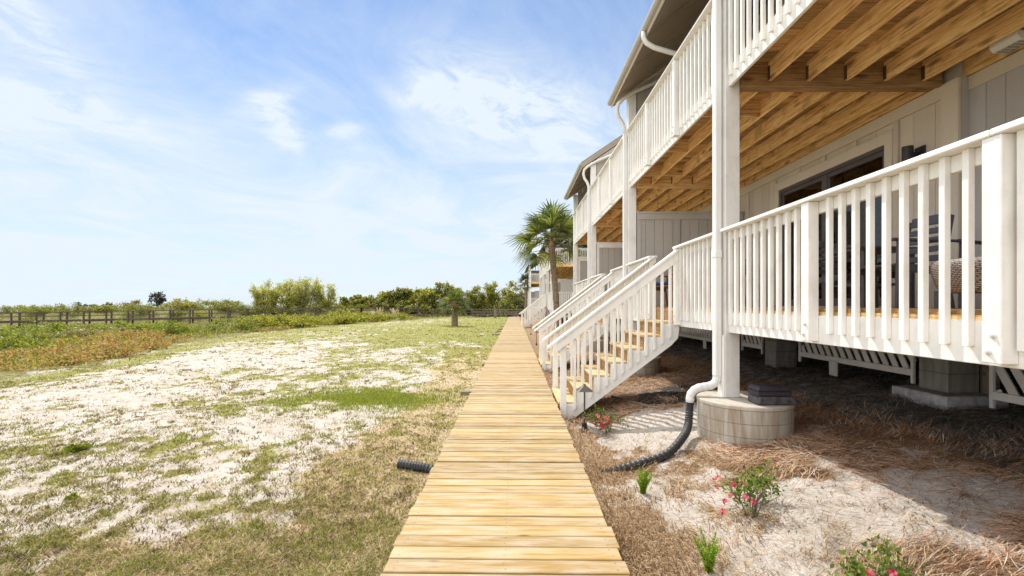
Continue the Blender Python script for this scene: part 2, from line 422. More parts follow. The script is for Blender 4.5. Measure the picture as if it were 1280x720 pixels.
def mesh_from_arrays(name, verts, faces):
    me = bpy.data.meshes.new(name)
    verts = np.asarray(verts, np.float32); faces = np.asarray(faces, np.int32)
    nf, k = faces.shape
    me.vertices.add(len(verts)); me.vertices.foreach_set('co', verts.ravel())
    me.loops.add(nf * k); me.loops.foreach_set('vertex_index', faces.ravel())
    me.polygons.add(nf)
    me.polygons.foreach_set('loop_start', np.arange(0, nf * k, k, dtype=np.int32))
    me.polygons.foreach_set('loop_total', np.full(nf, k, np.int32))
    me.update(calc_edges=True)
    return me

def tag(o, label=None, cat=None, group=None, kind=None):
    if label: o['label'] = label
    if cat: o['category'] = cat
    if group: o['group'] = group
    if kind: o['kind'] = kind
    return o

def empty(name, loc, label, cat, group=None, rz=0.0):
    o = bpy.data.objects.new(name, None)
    o.empty_display_size = 0.2
    COL.objects.link(o)
    o.location = loc; o.rotation_euler = (0, 0, rz)
    tag(o, label, cat, group)
    return o

def link_mesh(name, me, mat, parent=None, loc=(0, 0, 0), smooth=False):
    o = bpy.data.objects.new(name, me)
    COL.objects.link(o)
    if mat is not None and len(me.materials) == 0:
        me.materials.append(mat)
    if parent is not None:
        o.parent = parent
    o.location = loc
    if smooth:
        me.polygons.foreach_set('use_smooth', [True] * len(me.polygons))
    return o

class MB:
    """collects boxes, bars, prisms and tubes; build() links them as ONE mesh object"""
    def __init__(self):
        self.v = []; self.f = []
    def box(self, x0, x1, y0, y1, z0, z1):
        b = len(self.v)
        if x0 > x1: x0, x1 = x1, x0
        if y0 > y1: y0, y1 = y1, y0
        if z0 > z1: z0, z1 = z1, z0
        self.v += [(x0, y0, z0), (x1, y0, z0), (x1, y1, z0), (x0, y1, z0), (x0, y0, z1), (x1, y0, z1), (x1, y1, z1), (x0, y1, z1)]
        self.f += [[b + i for i in q] for q in ((0, 3, 2, 1), (4, 5, 6, 7), (0, 1, 5, 4), (1, 2, 6, 5), (2, 3, 7, 6), (3, 0, 4, 7))]
        return self
    def bar(self, p0, p1, w, h, up=(0, 0, 1)):
        p0 = Vector(p0); p1 = Vector(p1); d = (p1 - p0).normalized(); up = Vector(up)
        s = d.cross(up)
        if s.length < 1e-5: s = d.cross(Vector((1, 0, 0)))
        s.normalize(); u = s.cross(d).normalized()
        b = len(self.v)
        for p in (p0, p1):
            for a, c in ((-1, -1), (1, -1), (1, 1), (-1, 1)):
                self.v.append(tuple(p + s * (a * w / 2) + u * (c * h / 2)))
        self.f += [[b + i for i in q] for q in ((0, 1, 2, 3), (7, 6, 5, 4), (0, 4, 5, 1), (1, 5, 6, 2), (2, 6, 7, 3), (3, 7, 4, 0))]
        return self
    def prism(self, pts, axis, a0, a1):
        """polygon pts (2-D) extruded along axis: 0 -> (y,z), 1 -> (x,z), 2 -> (x,y)"""
        b = len(self.v); n = len(pts)
        for a in (a0, a1):
            for p, q in pts:
                self.v.append((a, p, q) if axis == 0 else (p, a, q) if axis == 1 else (p, q, a))
        self.f.append([b + i for i in range(n)][::-1]); self.f.append([b + n + i for i in range(n)])
        for i in range(n):
            j = (i + 1) % n
            self.f.append([b + i, b + j, b + n + j, b + n + i])
        return self
    def tube(self, path, radii, seg=10, caps=True):
        if isinstance(radii, (int, float)): radii = [radii] * len(path)
        b = len(self.v); P = [Vector(p) for p in path]
        prev = None
        for i, p in enumerate(P):
            t = (P[min(i + 1, len(P) - 1)] - P[max(i - 1, 0)]).normalized()
            if prev is None:
                s = t.cross(Vector((0, 0, 1)))
                if s.length < 1e-3: s = t.cross(Vector((1, 0, 0)))
            else:
                s = prev - t * prev.dot(t)
            s.normalize(); prev = s; u = t.cross(s)
            for k in range(seg):
                a = 2 * math.pi * k / seg
                self.v.append(tuple(p + (s * math.cos(a) + u * math.sin(a)) * radii[i]))
        for i in range(len(P) - 1):
            for k in range(seg):
                k2 = (k + 1) % seg
                self.f.append([b + i * seg + k, b + i * seg + k2, b + (i + 1) * seg + k2, b + (i + 1) * seg + k])
        if caps:
            self.f.append([b + k for k in range(seg)][::-1])
            self.f.append([b + (len(P) - 1) * seg + k for k in range(seg)])
        return self
    def mesh(self, name, origin=(0, 0, 0), bevel=0.0, smooth=False):
        me = bpy.data.meshes.new(name)
        ox, oy, oz = origin
        me.from_pydata([(x - ox, y - oy, z - oz) for x, y, z in self.v], [], self.f)
        bm = bmesh.new(); bm.from_mesh(me)
        bmesh.ops.recalc_face_normals(bm, faces=bm.faces)
        if bevel > 0:
            ed = [e for e in bm.edges if len(e.link_faces) == 2 and e.calc_face_angle(0) > 0.6]
            bmesh.ops.bevel(bm, geom=ed, offset=bevel, segments=1, affect='EDGES', clamp_overlap=True)
        bm.to_mesh(me); bm.free()
        if smooth:
            me.polygons.foreach_set('use_smooth', [True] * len(me.polygons))
        return me
    def build(self, name, mat, parent=None, bevel=0.0, world=True, smooth=False):
        """world=True: coordinates collected in world space, stored relative to the parent's place"""
        org = (0, 0, 0)
        if parent is not None and world:
            p = parent; o = Vector((0, 0, 0))
            while p is not None:
                o = o + Vector(p.location); p = p.parent
            org = tuple(o)
        return link_mesh(name, self.mesh(name, org, bevel, smooth), mat, parent)

def copy_thing(root, loc, rz=None, scale=None, label=None, group=None):
    r = root.copy(); COL.objects.link(r); r.location = loc
    if rz is not None: r.rotation_euler = (0, 0, rz)
    if scale is not None: r.scale = (scale, scale, scale) if isinstance(scale, (int, float)) else scale
    if label: r['label'] = label
    if group: r['group'] = group
    def rec(src, dst):
        for ch in list(src.children):
            c = ch.copy(); COL.objects.link(c); c.parent = dst
            rec(ch, c)
    rec(root, r)
    return r

# ------------------------------------------------------------------ camera, light, sky
cam = bpy.data.cameras.new('camera')
cam.sensor_width = 36.0; cam.lens = 16.0
cam.shift_x = -3.0 / 1280; cam.shift_y = 22.0 / 1280
cam.clip_start = 0.05; cam.clip_end = 9000
co = bpy.data.objects.new('camera', cam); COL.objects.link(co)
CH = 1.62
co.location = (0, 0, CH); co.rotation_euler = (R(90), 0, 0)
scene.camera = co

SUN_DIR = Vector((-0.36, 0.72, 1.0)).normalized()      # towards the sun
sun_el = math.asin(SUN_DIR.z); sun_az = math.atan2(SUN_DIR.x, SUN_DIR.y)   # azimuth from +Y, clockwise positive
sd = bpy.data.lights.new('sun', 'SUN'); sd.energy = 2.8; sd.angle = R(0.53); sd.color = (1.0, 0.955, 0.88)
so = bpy.data.objects.new('sun', sd); COL.objects.link(so)
so.rotation_euler = (-SUN_DIR).to_track_quat('-Z', 'Y').to_euler()
so.location = (-8, 16, 22)

def build_world():
    w = bpy.data.worlds.new('World'); scene.world = w; w.use_nodes = True
    nt = w.node_tree; nt.nodes.clear()
    out = nt.nodes.new('ShaderNodeOutputWorld')
    bg = nt.nodes.new('ShaderNodeBackground')
    sky = nt.nodes.new('ShaderNodeTexSky')
    sky.sky_type = 'NISHITA'; sky.sun_disc = False
    sky.sun_elevation = sun_el; sky.sun_rotation = sun_az
    sky.air_density = 1.0; sky.dust_density = 0.05; sky.ozone_density = 4.0
    tc = nt.nodes.new('ShaderNodeTexCoord')
    sp = nt.nodes.new('ShaderNodeSeparateXYZ'); L(nt, tc.outputs['Generated'], sp.inputs[0])
    az = mathn(nt, 'ARCTAN2', sp.outputs[0], sp.outputs[1])
    el = mathn(nt, 'ARCSINE', sp.outputs[2])
    # cirrus: noise on the cloud plane, so that it shrinks towards the horizon
    dz = mathn(nt, 'ADD', mathn(nt, 'MAXIMUM', sp.outputs[2], 0.0), 0.12)
    cx = mathn(nt, 'DIVIDE', sp.outputs[0], dz); cy = mathn(nt, 'DIVIDE', sp.outputs[1], dz)
    cb = nt.nodes.new('ShaderNodeCombineXYZ'); L(nt, cx, cb.inputs[0]); L(nt, mathn(nt, 'MULTIPLY', cy, 0.8), cb.inputs[1])
    n1 = noise(nt, cb.outputs[0], 1.3, 10, 0.62, 0.9)
    cb2 = nt.nodes.new('ShaderNodeCombineXYZ'); L(nt, cx, cb2.inputs[0]); L(nt, cy, cb2.inputs[1]); cb2.inputs[2].default_value = 4.4
    n2 = noise(nt, cb2.outputs[0], 3.4, 10, 0.66, 1.4)
    blobs = None
    for (u, v, ru, rv, amp, tilt) in CLOUDS:
        du = mathn(nt, 'SUBTRACT', az, u); dv = mathn(nt, 'SUBTRACT', el, v)
        c, s = math.cos(tilt), math.sin(tilt)
        a = mathn(nt, 'ADD', mathn(nt, 'MULTIPLY', du, c / ru), mathn(nt, 'MULTIPLY', dv, s / ru))
        b = mathn(nt, 'ADD', mathn(nt, 'MULTIPLY', du, -s / rv), mathn(nt, 'MULTIPLY', dv, c / rv))
        q = mathn(nt, 'ADD', mathn(nt, 'MULTIPLY', a, a), mathn(nt, 'MULTIPLY', b, b))
        e = mathn(nt, 'MULTIPLY', mathn(nt, 'EXPONENT', mathn(nt, 'MULTIPLY', q, -1.0)), amp)
        blobs = e if blobs is None else mathn(nt, 'ADD', blobs, e)
    core = mathn(nt, 'MULTIPLY', blobs, ramp(nt, n2, [(0.34, (0.12, 0.12, 0.12)), (0.64, (1, 1, 1))]).outputs[0])
    veil = mathn(nt, 'MULTIPLY', ramp(nt, n1, [(0.38, (0, 0, 0)), (0.80, (1, 1, 1))]).outputs[0], 0.55)
    low = ramp(nt, el, [(0.0, (0.86, 0.86, 0.86)), (0.20, (0.74, 0.74, 0.74)), (0.40, (0.38, 0.38, 0.38)), (0.62, (0.07, 0.07, 0.07))]).outputs[0]
    cover = mathn(nt, 'ADD', mathn(nt, 'ADD', core, veil), low, True)
    deep = mixc(nt, 1.0, sky.outputs[0], SKY_TINT, 'MULTIPLY')
    # added fill: unseen bright cloud overhead, behind and left, put in to lift shaded faces
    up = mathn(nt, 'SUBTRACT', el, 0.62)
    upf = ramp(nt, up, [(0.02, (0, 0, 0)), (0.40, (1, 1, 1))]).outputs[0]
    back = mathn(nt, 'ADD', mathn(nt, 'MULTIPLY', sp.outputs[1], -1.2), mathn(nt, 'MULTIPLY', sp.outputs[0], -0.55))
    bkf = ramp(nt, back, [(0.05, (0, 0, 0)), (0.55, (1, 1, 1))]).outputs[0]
    thick = mathn(nt, 'MULTIPLY', mathn(nt, 'MAXIMUM', upf, bkf), 0.8)  # cover of the added fill cloud, outside the view
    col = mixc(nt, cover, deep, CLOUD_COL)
    col = mixc(nt, thick, col, CLOUD_FILL)
    L(nt, col, bg.inputs['Color'])
    bg.inputs['Strength'].default_value = 0.10
    L(nt, bg.outputs[0], out.inputs['Surface'])

CLOUD_COL = (4.9, 5.45, 5.95)
CLOUD_FILL = (14.2, 14.2, 14.0)  # brightness of the added out-of-view cloud that fills the shade
SKY_TINT = (0.54, 0.75, 0.92)
CLOUDS = [(0.0, 0.415, 0.19, 0.075, 1.15, -0.25), (-0.16, 0.44, 0.10, 0.03, 0.5, 0.2), (-0.47, 0.335, 0.055, 0.035, 0.75, -0.9),
          (-0.50, 0.38, 0.06, 0.02, 0.5, 0.5), (-0.36, 0.345, 0.035, 0.012, 0.6, 0.2), (-0.83, 0.40, 0.10, 0.035, 0.8, -0.55), (-0.82, 0.30, 0.16, 0.03, 0.6, -0.1)]
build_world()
scene.view_settings.view_transform = 'Standard'
scene.view_settings.look = 'None'
scene.view_settings.exposure = 0.75
scene.cycles.diffuse_bounces = 8
scene.cycles.max_bounces = 14
scene.cycles.transparent_max_bounces = 16
scene.view_settings.gamma = 1.0
# ------------------------------------------------------------------ ground, sea, boardwalk
def mat_ground():
    m, nt, out = new_mat('sandy_ground')
    v = pos_scaled(nt, (1, 1, 1))
    at = nt.nodes.new('ShaderNodeAttribute'); at.attribute_name = 'cover'
    sp = nt.nodes.new('ShaderNodeSeparateColor'); L(nt, at.outputs['Color'], sp.inputs[0])
    at2 = nt.nodes.new('ShaderNodeAttribute'); at2.attribute_name = 'soil'
    sp2 = nt.nodes.new('ShaderNodeSeparateColor'); L(nt, at2.outputs['Color'], sp2.inputs[0])
    nf = noise(nt, v, 22, 8, 0.7)
    nm = noise(nt, v, 6, 7, 0.65)
    nb = noise(nt, v, 1.1, 5, 0.6)
    sand = ramp(nt, mathn(nt, 'ADD', mathn(nt, 'MULTIPLY', nm, 0.6), mathn(nt, 'MULTIPLY', nb, 0.4)),
                [(0.34, (0.38, 0.325, 0.265)), (0.50, (0.51, 0.455, 0.40)), (0.66, (0.60, 0.555, 0.505))]).outputs[0]
    speck = ramp(nt, noise(nt, v, 75, 5, 0.75), [(0.33, (0.75, 0.75, 0.75)), (0.46, (0, 0, 0))]).outputs[0]
    sand = mixc(nt, speck, sand, (0.17, 0.12, 0.08))
    pit = ramp(nt, noise(nt, v, 15, 6, 0.7, 0.4), [(0.36, (0.8, 0.8, 0.8)), (0.46, (0, 0, 0))]).outputs[0]
    sand = mixc(nt, pit, sand, (0.31, 0.24, 0.165))
    def cover(val, jitter, lo=0.40, hi=0.62):
        a = mathn(nt, 'ADD', val, mathn(nt, 'MULTIPLY', mathn(nt, 'SUBTRACT', nf, 0.5), jitter))
        mr = nt.nodes.new('ShaderNodeMapRange'); mr.clamp = True
        mr.inputs['From Min'].default_value = lo; mr.inputs['From Max'].default_value = hi
        L(nt, a, mr.inputs['Value'])
        return mr.outputs[0]
    dry = ramp(nt, nf, [(0.30, (0.26, 0.19, 0.11)), (0.5, (0.48, 0.375, 0.245)), (0.68, (0.60, 0.50, 0.36))]).outputs[0]
    green = ramp(nt, nf, [(0.30, (0.10, 0.105, 0.018)), (0.5, (0.22, 0.225, 0.035)), (0.68, (0.34, 0.32, 0.075))]).outputs[0]
    straw = ramp(nt, nf, [(0.30, (0.13, 0.085, 0.05)), (0.5, (0.29, 0.19, 0.115)), (0.68, (0.44, 0.33, 0.22))]).outputs[0]
    dune = ramp(nt, nm, [(0.30, (0.09, 0.085, 0.03)), (0.5, (0.19, 0.175, 0.065)), (0.68, (0.33, 0.28, 0.14))]).outputs[0]
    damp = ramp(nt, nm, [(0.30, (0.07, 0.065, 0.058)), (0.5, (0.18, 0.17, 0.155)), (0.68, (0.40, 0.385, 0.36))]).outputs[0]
    c = mixc(nt, cover(sp.outputs[1], 1.5), sand, dry)
    c = mixc(nt, mathn(nt, 'MULTIPLY', cover(sp.outputs[0], 2.6, 0.42, 0.80), 0.9), c, green)
    c = mixc(nt, cover(sp.outputs[2], 1.5), c, straw)
    c = mixc(nt, cover(sp2.outputs[0], 0.9), c, dune)
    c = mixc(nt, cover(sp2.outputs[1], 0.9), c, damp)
    h = mathn(nt, 'ADD', mathn(nt, 'MULTIPLY', nm, 0.8), mathn(nt, 'MULTIPLY', nf, 0.35))
    bsdf(nt, out, c, 0.95, 0.1, bump(nt, h, 0.9, 0.07))
    return m

def axis_grid(breaks):
    pts = []
    for a, b, st in breaks:
        n = max(1, int(round((b - a) / st)))
        pts += list(np.linspace(a, b, n, endpoint=False))
    pts.append(breaks[-1][1])
    return np.array(pts)

def build_ground():
    xs = axis_grid([(-900, -200, 70), (-200, -70, 8), (-70, -30, 1.2), (-30, -14, 0.35), (-14, -6, 0.1), (-6, 7, 0.065), (7, 20, 0.8), (20, 200, 15), (200, 900, 70)])
    ys = axis_grid([(-60, -6, 6), (-6, 1, 0.5), (1, 5, 0.05), (5, 10, 0.075), (10, 20, 0.16), (20, 45, 0.4), (45, 90, 1.0), (90, 200, 8), (200, 1000, 80), (1000, 6000, 500)])
    X, Y = np.meshgrid(xs, ys)
    Z = G(X, Y)
    V = np.stack([X, Y, Z], -1).reshape(-1, 3)
    nx, ny = len(xs), len(ys)
    i = np.arange(nx - 1); j = np.arange(ny - 1)
    I, J = np.meshgrid(i, j)
    a = (J * nx + I).ravel()
    F = np.stack([a, a + 1, a + nx + 1, a + nx], -1)
    me = mesh_from_arrays('ground', V, F)
    g, d, s, dn, dp = ground_masks(X, Y)
    far = sst(75, 85, Y)
    dn = np.maximum(dn, far)
    c1 = np.stack([g, d, s, np.ones_like(g)], -1).reshape(-1, 4).astype(np.float32)
    c2 = np.stack([dn, dp, np.zeros_like(g), np.ones_like(g)], -1).reshape(-1, 4).astype(np.float32)
    for nm, c in (('cover', c1), ('soil', c2)):
        at = me.color_attributes.new(nm, 'FLOAT_COLOR', 'POINT')
        at.data.foreach_set('color', c.ravel())
    o = link_mesh('ground', me, mat_ground(), smooth=True)
    o['kind'] = 'structure'

build_ground()

def build_sea():
    m, nt, out = new_mat('sea_water')
    v = pos_scaled(nt, (0.25, 0.6, 1))
    n = noise(nt, v, 1.0, 6, 0.6)
    bsdf(nt, out, (0.10, 0.17, 0.19), 0.06, 0.5, bump(nt, n, 0.06, 0.1))
    xs = np.linspace(-8000, -3, 60); ys = np.linspace(95, 8000, 60)
    X, Y = np.meshgrid(xs, ys)
    V = np.stack([X, Y, np.full_like(X, -3.6)], -1).reshape(-1, 3)
    nx = 60; I, J = np.meshgrid(np.arange(59), np.arange(59)); a = (J * nx + I).ravel()
    o = link_mesh('sea', mesh_from_arrays('sea', V, np.stack([a, a + 1, a + nx + 1, a + nx], -1)), m)
    o['kind'] = 'structure'
build_sea()

BW0, BW1 = -0.815, 0.70
def build_boardwalk():
    b = MB(); rows = []
    y = -3.0
    rr = random.Random(3)
    while y < 63:
        w = 0.140 + rr.uniform(-0.004, 0.004); gap = rr.choice((0.007, 0.010, 0.013, 0.017, 0.022))
        dz = rr.uniform(-0.004, 0.004); sk = rr.uniform(-0.004, 0.004)
        e0 = rr.uniform(-0.012, 0.012); e1 = rr.uniform(-0.014, 0.014)
        sl = 0.012
        x0, x1 = BW0 + e0, BW1 + e1
        # slightly skewed plank
        k = len(b.v)
        t = 0.028
        y0, y1 = y, y + w
        for z in (dz - t, dz):
            b.v += [(x0, y0 + sl + sk, z), (x1, y0 - sl + sk * 0.4, z), (x1, y1 - sl + sk * 0.4, z), (x0, y1 + sl + sk, z)]
        b.f += [[k + i for i in q] for q in ((0, 3, 2, 1), (4, 5, 6, 7), (0, 1, 5, 4), (1, 2, 6, 5), (2, 3, 7, 6), (3, 0, 4, 7))]
        if 1.5 < y < 14: rows.append((y, w, dz))
        y += w + gap
    o = b.build('boardwalk', M['plank'], None, 0.004)
    sc = MB()
    for (yy, ww, dd) in rows:
        for x in (BW0 + 0.07, -0.06, BW1 - 0.07):
            for f in (0.25, 0.75):
                jx, jy = x + rr.uniform(-.008, .008), yy + ww * f + rr.uniform(-.008, .008) - (x + 0.06) * 0.0158
                k = len(sc.v); r = 0.0042
                sc.v += [(jx + r * math.cos(a * 1.0472), jy + r * math.sin(a * 1.0472), dd + 0.0012) for a in range(6)]; sc.f.append([k + a for a in range(6)])
    so_ = sc.build('screw_head', M['black'], o); so_['kind'] = 'stuff'
    o['kind'] = 'structure'
    f = MB()
    for x in (BW0 + 0.07, -0.06, BW1 - 0.07):
        f.box(x - 0.02, x + 0.02, -3, 63, -0.17, -0.034)
    o2 = f.build('framing', M['grey_wood'], o)
    s = MB()
    for yy, ln in ((8.75, 0.22), (12.9, 0.1), (26.6, 0.5), (29.6, 0.35), (32.6, 0.32), (36.6, 0.25), (42.4, 0.22), (50, 0.2)):
        s.box(BW0 - ln, BW0 + 0.05, yy, yy + 0.14, -0.13, -0.036)
    s.build('sleeper', M['grey_wood'], o)
    return o
build_boardwalk()

# ---------------------------------------------------------------- turf blades, straw, litter (nobody could count them)
def screen_points(n, ymin, ymax, xl, xr, power=1.0, rng=RNG):
    """points spread so that they thin out with the distance from where the picture is taken"""
    u = rng.random(n)
    a, b = ymin ** -power, ymax ** -power
    y = (b + u * (a - b)) ** (-1 / power)
    lo = np.maximum(xl, -1.3 * y - 2.0); hi = np.minimum(xr, 1.3 * y + 1.6)
    x = lo + rng.random(n) * (hi - lo)
    return x, y, hi - lo

def blades(name, x, y, h, w, lean, mat, rng=RNG):
    n = len(x); z = G(x, y) - 0.004
    a = rng.random(n) * 2 * np.pi
    la = rng.random(n) * 2 * np.pi
    dx, dy = np.cos(a) * w / 2, np.sin(a) * w / 2
    lx, ly = np.cos(la) * h * lean, np.sin(la) * h * lean
    V = np.empty((n, 5, 3), np.float32)
    V[:, 0] = np.stack([x - dx, y - dy, z], -1)
    V[:, 1] = np.stack([x + dx, y + dy, z], -1)
    V[:, 2] = np.stack([x + dx * .75 + lx * .35, y + dy * .75 + ly * .35, z + h * .6], -1)
    V[:, 3] = np.stack([x - dx * .75 + lx * .35, y - dy * .75 + ly * .35, z + h * .6], -1)
    V[:, 4] = np.stack([x + lx, y + ly, z + h], -1)
    V6 = np.concatenate([V, V[:, 4:5]], 1)
    # two quads per blade, the top one closed to a point
    V6[:, 5, :2] += np.stack([dx, dy], -1) * 0.12
    b = np.arange(n)[:, None] * 6
    F = np.concatenate([b + np.array([[0, 1, 2, 3]]), b + np.array([[3, 2, 5, 4]])], 0)
    o = link_mesh(name, mesh_from_arrays(name, V6.reshape(-1, 3), F), mat)
    o['kind'] = 'stuff'
    return o

def strands(name, x, y, z, ln, w, curl, mat, rng=RNG, lift=0.03, ang=None):
    n = len(x); k = 5
    a = rng.random(n) * 2 * np.pi if ang is None else ang
    da = (rng.random(n) - 0.5) * curl
    V = np.empty((n, k, 2, 3), np.float32)
    px, py = x.copy(), y.copy()
    tilt = (rng.random(n) - 0.25) * lift
    for i in range(k):
        s = i / (k - 1)
        aa = a + da * s
        ww = w * (1 - 0.6 * s)
        zz = G(px, py) + z + tilt * (s * 1.6 - 0.25) + 0.012 * np.sin(s * 3.1)
        V[:, i, 0] = np.stack([px - np.sin(aa) * ww / 2, py + np.cos(aa) * ww / 2, zz], -1)
        V[:, i, 1] = np.stack([px + np.sin(aa) * ww / 2, py - np.cos(aa) * ww / 2, zz + ww * 0.3], -1)
        px = px + np.cos(aa) * ln / (k - 1); py = py + np.sin(aa) * ln / (k - 1)
    b = np.arange(n)[:, None] * (2 * k)
    F = np.concatenate([b + np.array([[2 * i, 2 * i + 1, 2 * i + 3, 2 * i + 2]]) for i in range(k - 1)], 0)
    o = link_mesh(name, mesh_from_arrays(name, V.reshape(-1, 3), F), mat)
    o['kind'] = 'stuff'
    return o

def build_turf():
    # olive and green turf of the sandy lawn
    x, y, wd = screen_points(400000, 2.3, 62, -70, BW0 - 0.02, 0.85)
    g, d, s, dn, dp = ground_masks(x, y)
    tuft = fbm(x, y, 6.0, 2, 301)
    p = g * np.clip((tuft - 0.34) * 5, 0.10, 1) * (1 - dn)
    k = RNG.random(len(x)) < p * 0.85
    x, y, g = x[k], y[k], g[k]
    sc = 1 + np.clip(y - 5, 0, 60) * 0.035
    h = (0.012 + 0.028 * RNG.random(len(x))) * sc
    blades('turf', x, y, h, (0.004 + 0.0011 * y), 0.9, M['blade'])
    # bright green patch and green sprigs
    n = 14000
    px = -2.7 + RNG.normal(0, 0.78, n); py = 8.6 + RNG.normal(0, 0.62, n)
    kk = RNG.random(n) < np.clip((fbm(px, py, 1.8, 4, 202) - 0.32) * 5, 0, 1); px, py = px[kk], py[kk]
    x, y, wd = screen_points(60000, 2.4, 60, -60, BW0 - 0.03, 0.85)
    g, d, s, dn, dp = ground_masks(x, y)
    cl = fbm(x, y, 1.7, 3, 222)
    k = RNG.random(len(x)) < np.clip((cl - 0.56) * 5, 0, 1) * (0.25 + 0.75 * g) * (1 - dn) + 0.5 * sst(24, 34, y) * sst(-9, -3, x) * g
    x = np.concatenate([px, x[k]]); y = np.concatenate([py, y[k]])
    k = x < BW0 - 0.03; x, y = x[k], y[k]
    sc = 1 + np.clip(y - 5, 0, 60) * 0.03
    blades('green_grass', x, y, (0.025 + 0.04 * RNG.random(len(x))) * sc, 0.004 + 0.001 * y, 0.8, M['blade_green'])
    # dry grass beside the boardwalk
    x, y, wd = screen_points(320000, 2.3, 40, -40, BW0 - 0.01, 0.9)
    g, d, s, dn, dp = ground_masks(x, y)
    k = RNG.random(len(x)) < d * 0.75 + 0.22 * g * (1 - dn) + 0.16 * (1 - dn) * np.clip((fbm(x, y, 4.5, 3, 90) - 0.50) * 8, 0, 1.5)
    x, y = x[k], y[k]
    sc = 1 + np.clip(y - 5, 0, 60) * 0.03
    blades('dry_grass', x, y, (0.010 + 0.020 * RNG.random(len(x))) * sc, 0.004 + 0.0009 * y, 1.7, M['blade_dry'])
    # separate tufts standing on the open sand
    n = 10500
    tx, ty, wd = screen_points(n, 2.4, 34, -40, BW0 - 0.15, 0.8)
    g, d, s, dn, dp = ground_masks(tx, ty)
    k = (RNG.random(n) < 1 - dn) & (RNG.random(n) < np.clip((fbm(tx, ty, 0.8, 3, 140) - 0.30) * 3.0, 0.1, 1)); tx, ty = tx[k], ty[k]
    per = RNG.integers(5, 18, len(tx)); rad = 0.014 + 0.035 * RNG.random(len(tx)) ** 2; hh = 0.018 + 0.035 * RNG.random(len(tx)) ** 2
    ii = np.repeat(np.arange(len(tx)), per)
    bx = tx[ii] + RNG.normal(0, 1, len(ii)) * rad[ii] * (1 + 0.04 * ty[ii]); by = ty[ii] + RNG.normal(0, 1, len(ii)) * rad[ii] * (1 + 0.04 * ty[ii])
    hb = hh[ii] * (0.6 + 0.6 * RNG.random(len(ii))) * (1 + np.clip(ty[ii] - 5, 0, 60) * 0.03)
    kind = (RNG.random(len(tx))[ii] < 0.55)
    ok = bx < BW0 - 0.03
    for nm, q, mat in (('grass_tufts', kind & ok, 'blade'), ('dry_tufts', ~kind & ok, 'blade_brown')):
        blades(nm, bx[q], by[q], hb[q], 0.0045 + 0.0009 * by[q], 1.0, M[mat])
    # scraps of leaf lying on the sand
    x, y, wd = screen_points(70000, 1.7, 25, -30, 3.4, 0.9)
    k = ((x < BW0 - 0.02) | (x > BW1 + 0.02)) & (RNG.random(len(x)) < np.clip((fbm(x, y, 3.2, 4, 17) - 0.48) * 5, 0.0, 1) * np.where(x > 0, 0.25, 0.8))
    x, y = x[k], y[k]
    strands('leaf_litter', x, y, np.full(len(x), 0.004), 0.010 + 0.018 * RNG.random(len(x)), 0.006 + 0.0008 * y, 1.2, M['litter'], lift=0.004)

def build_straw():
    x, y, wd = screen_points(230000, 1.6, 16, BW1 + 0.0, 9.0, 0.9)
    g, d, s, dn, dp = ground_masks(x, y)
    pale = sst(3.0, 2.2, x + (fbm(x, y, 0.8, 3, 12) - .5) * 1.4) * sst(7.4, 6.2, y)
    u = RNG.random(len(x))
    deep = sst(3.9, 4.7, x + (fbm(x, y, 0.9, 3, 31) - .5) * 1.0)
    k1 = (u < (s * 0.60 + 0.075) * pale)
    k2 = (u < np.clip(s * 1.1, 0, 1) * (1 - pale) * (1 - deep) * 0.6 + 0.05 * (1 - pale) * (1 - deep))
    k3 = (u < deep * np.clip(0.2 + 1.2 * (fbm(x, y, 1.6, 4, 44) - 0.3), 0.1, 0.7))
    for nm, k, mat, ln in (('pale_pine_straw', k1, 'needle_pale', 0.07), ('pine_straw', k2, 'needle', 0.15), ('damp_pine_straw', k3, 'needle_dark', 0.15)):
        xx, yy = x[k], y[k]
        n = len(xx)
        aa = (fbm(xx, yy, 1.2, 2, 66) * 9.0) + RNG.normal(0, 0.75, n)
        lx = np.where((nm == 'pale_pine_straw') & (xx < 1.35), 0.55, 1.0)
        strands(nm, xx, yy, 0.002 + 0.03 * RNG.random(n), lx * ln * (0.6 + 0.8 * RNG.random(n)), 0.0026 + 0.0008 * yy, 1.6, M[mat], lift=0.05, ang=aa)
build_turf()
build_straw()
# ------------------------------------------------------------------ railings
RX = 2.66            # outer plane of the skirt boards of the near building
LZ, UZ = 1.593, 4.645   # tops of the lower and upper decks
SP = 0.1455

def bal_mesh(z0, z1, name='baluster', w=0.040):
    b = MB()
    # lower end cut at a slant, as it is on the building
    b.prism([(0.0, z0), (w, z0 - 0.006), (w, z1), (0.0, z1)], 0, -w / 2, w / 2)
    return b.mesh(name, bevel=0.003)
BAL = bal_mesh(-0.205, 0.937)
BALF = bal_mesh(-0.205, 0.937, 'baluster', 0.045)
for me in (BAL, BALF): me.materials.append(M['white'])
def post_mesh():
    b = MB(); b.box(-0.052, 0.052, 0.001, 0.095, -0.285, 0.937)
    return b.mesh('rail_post', bevel=0.005)
POST = post_mesh(); POST.materials.append(M['white'])
def bolt_mesh():
    b = MB()
    b.tube([(0, 0, 0), (0, 0.006, 0)], 0.016, 10)
    b.tube([(0, 0.006, 0), (0, 0.018, 0)], [0.011, 0.008], 6)
    return b.mesh('bolt')
BOLT = bolt_mesh(); BOLT.materials.append(M['white_old'])

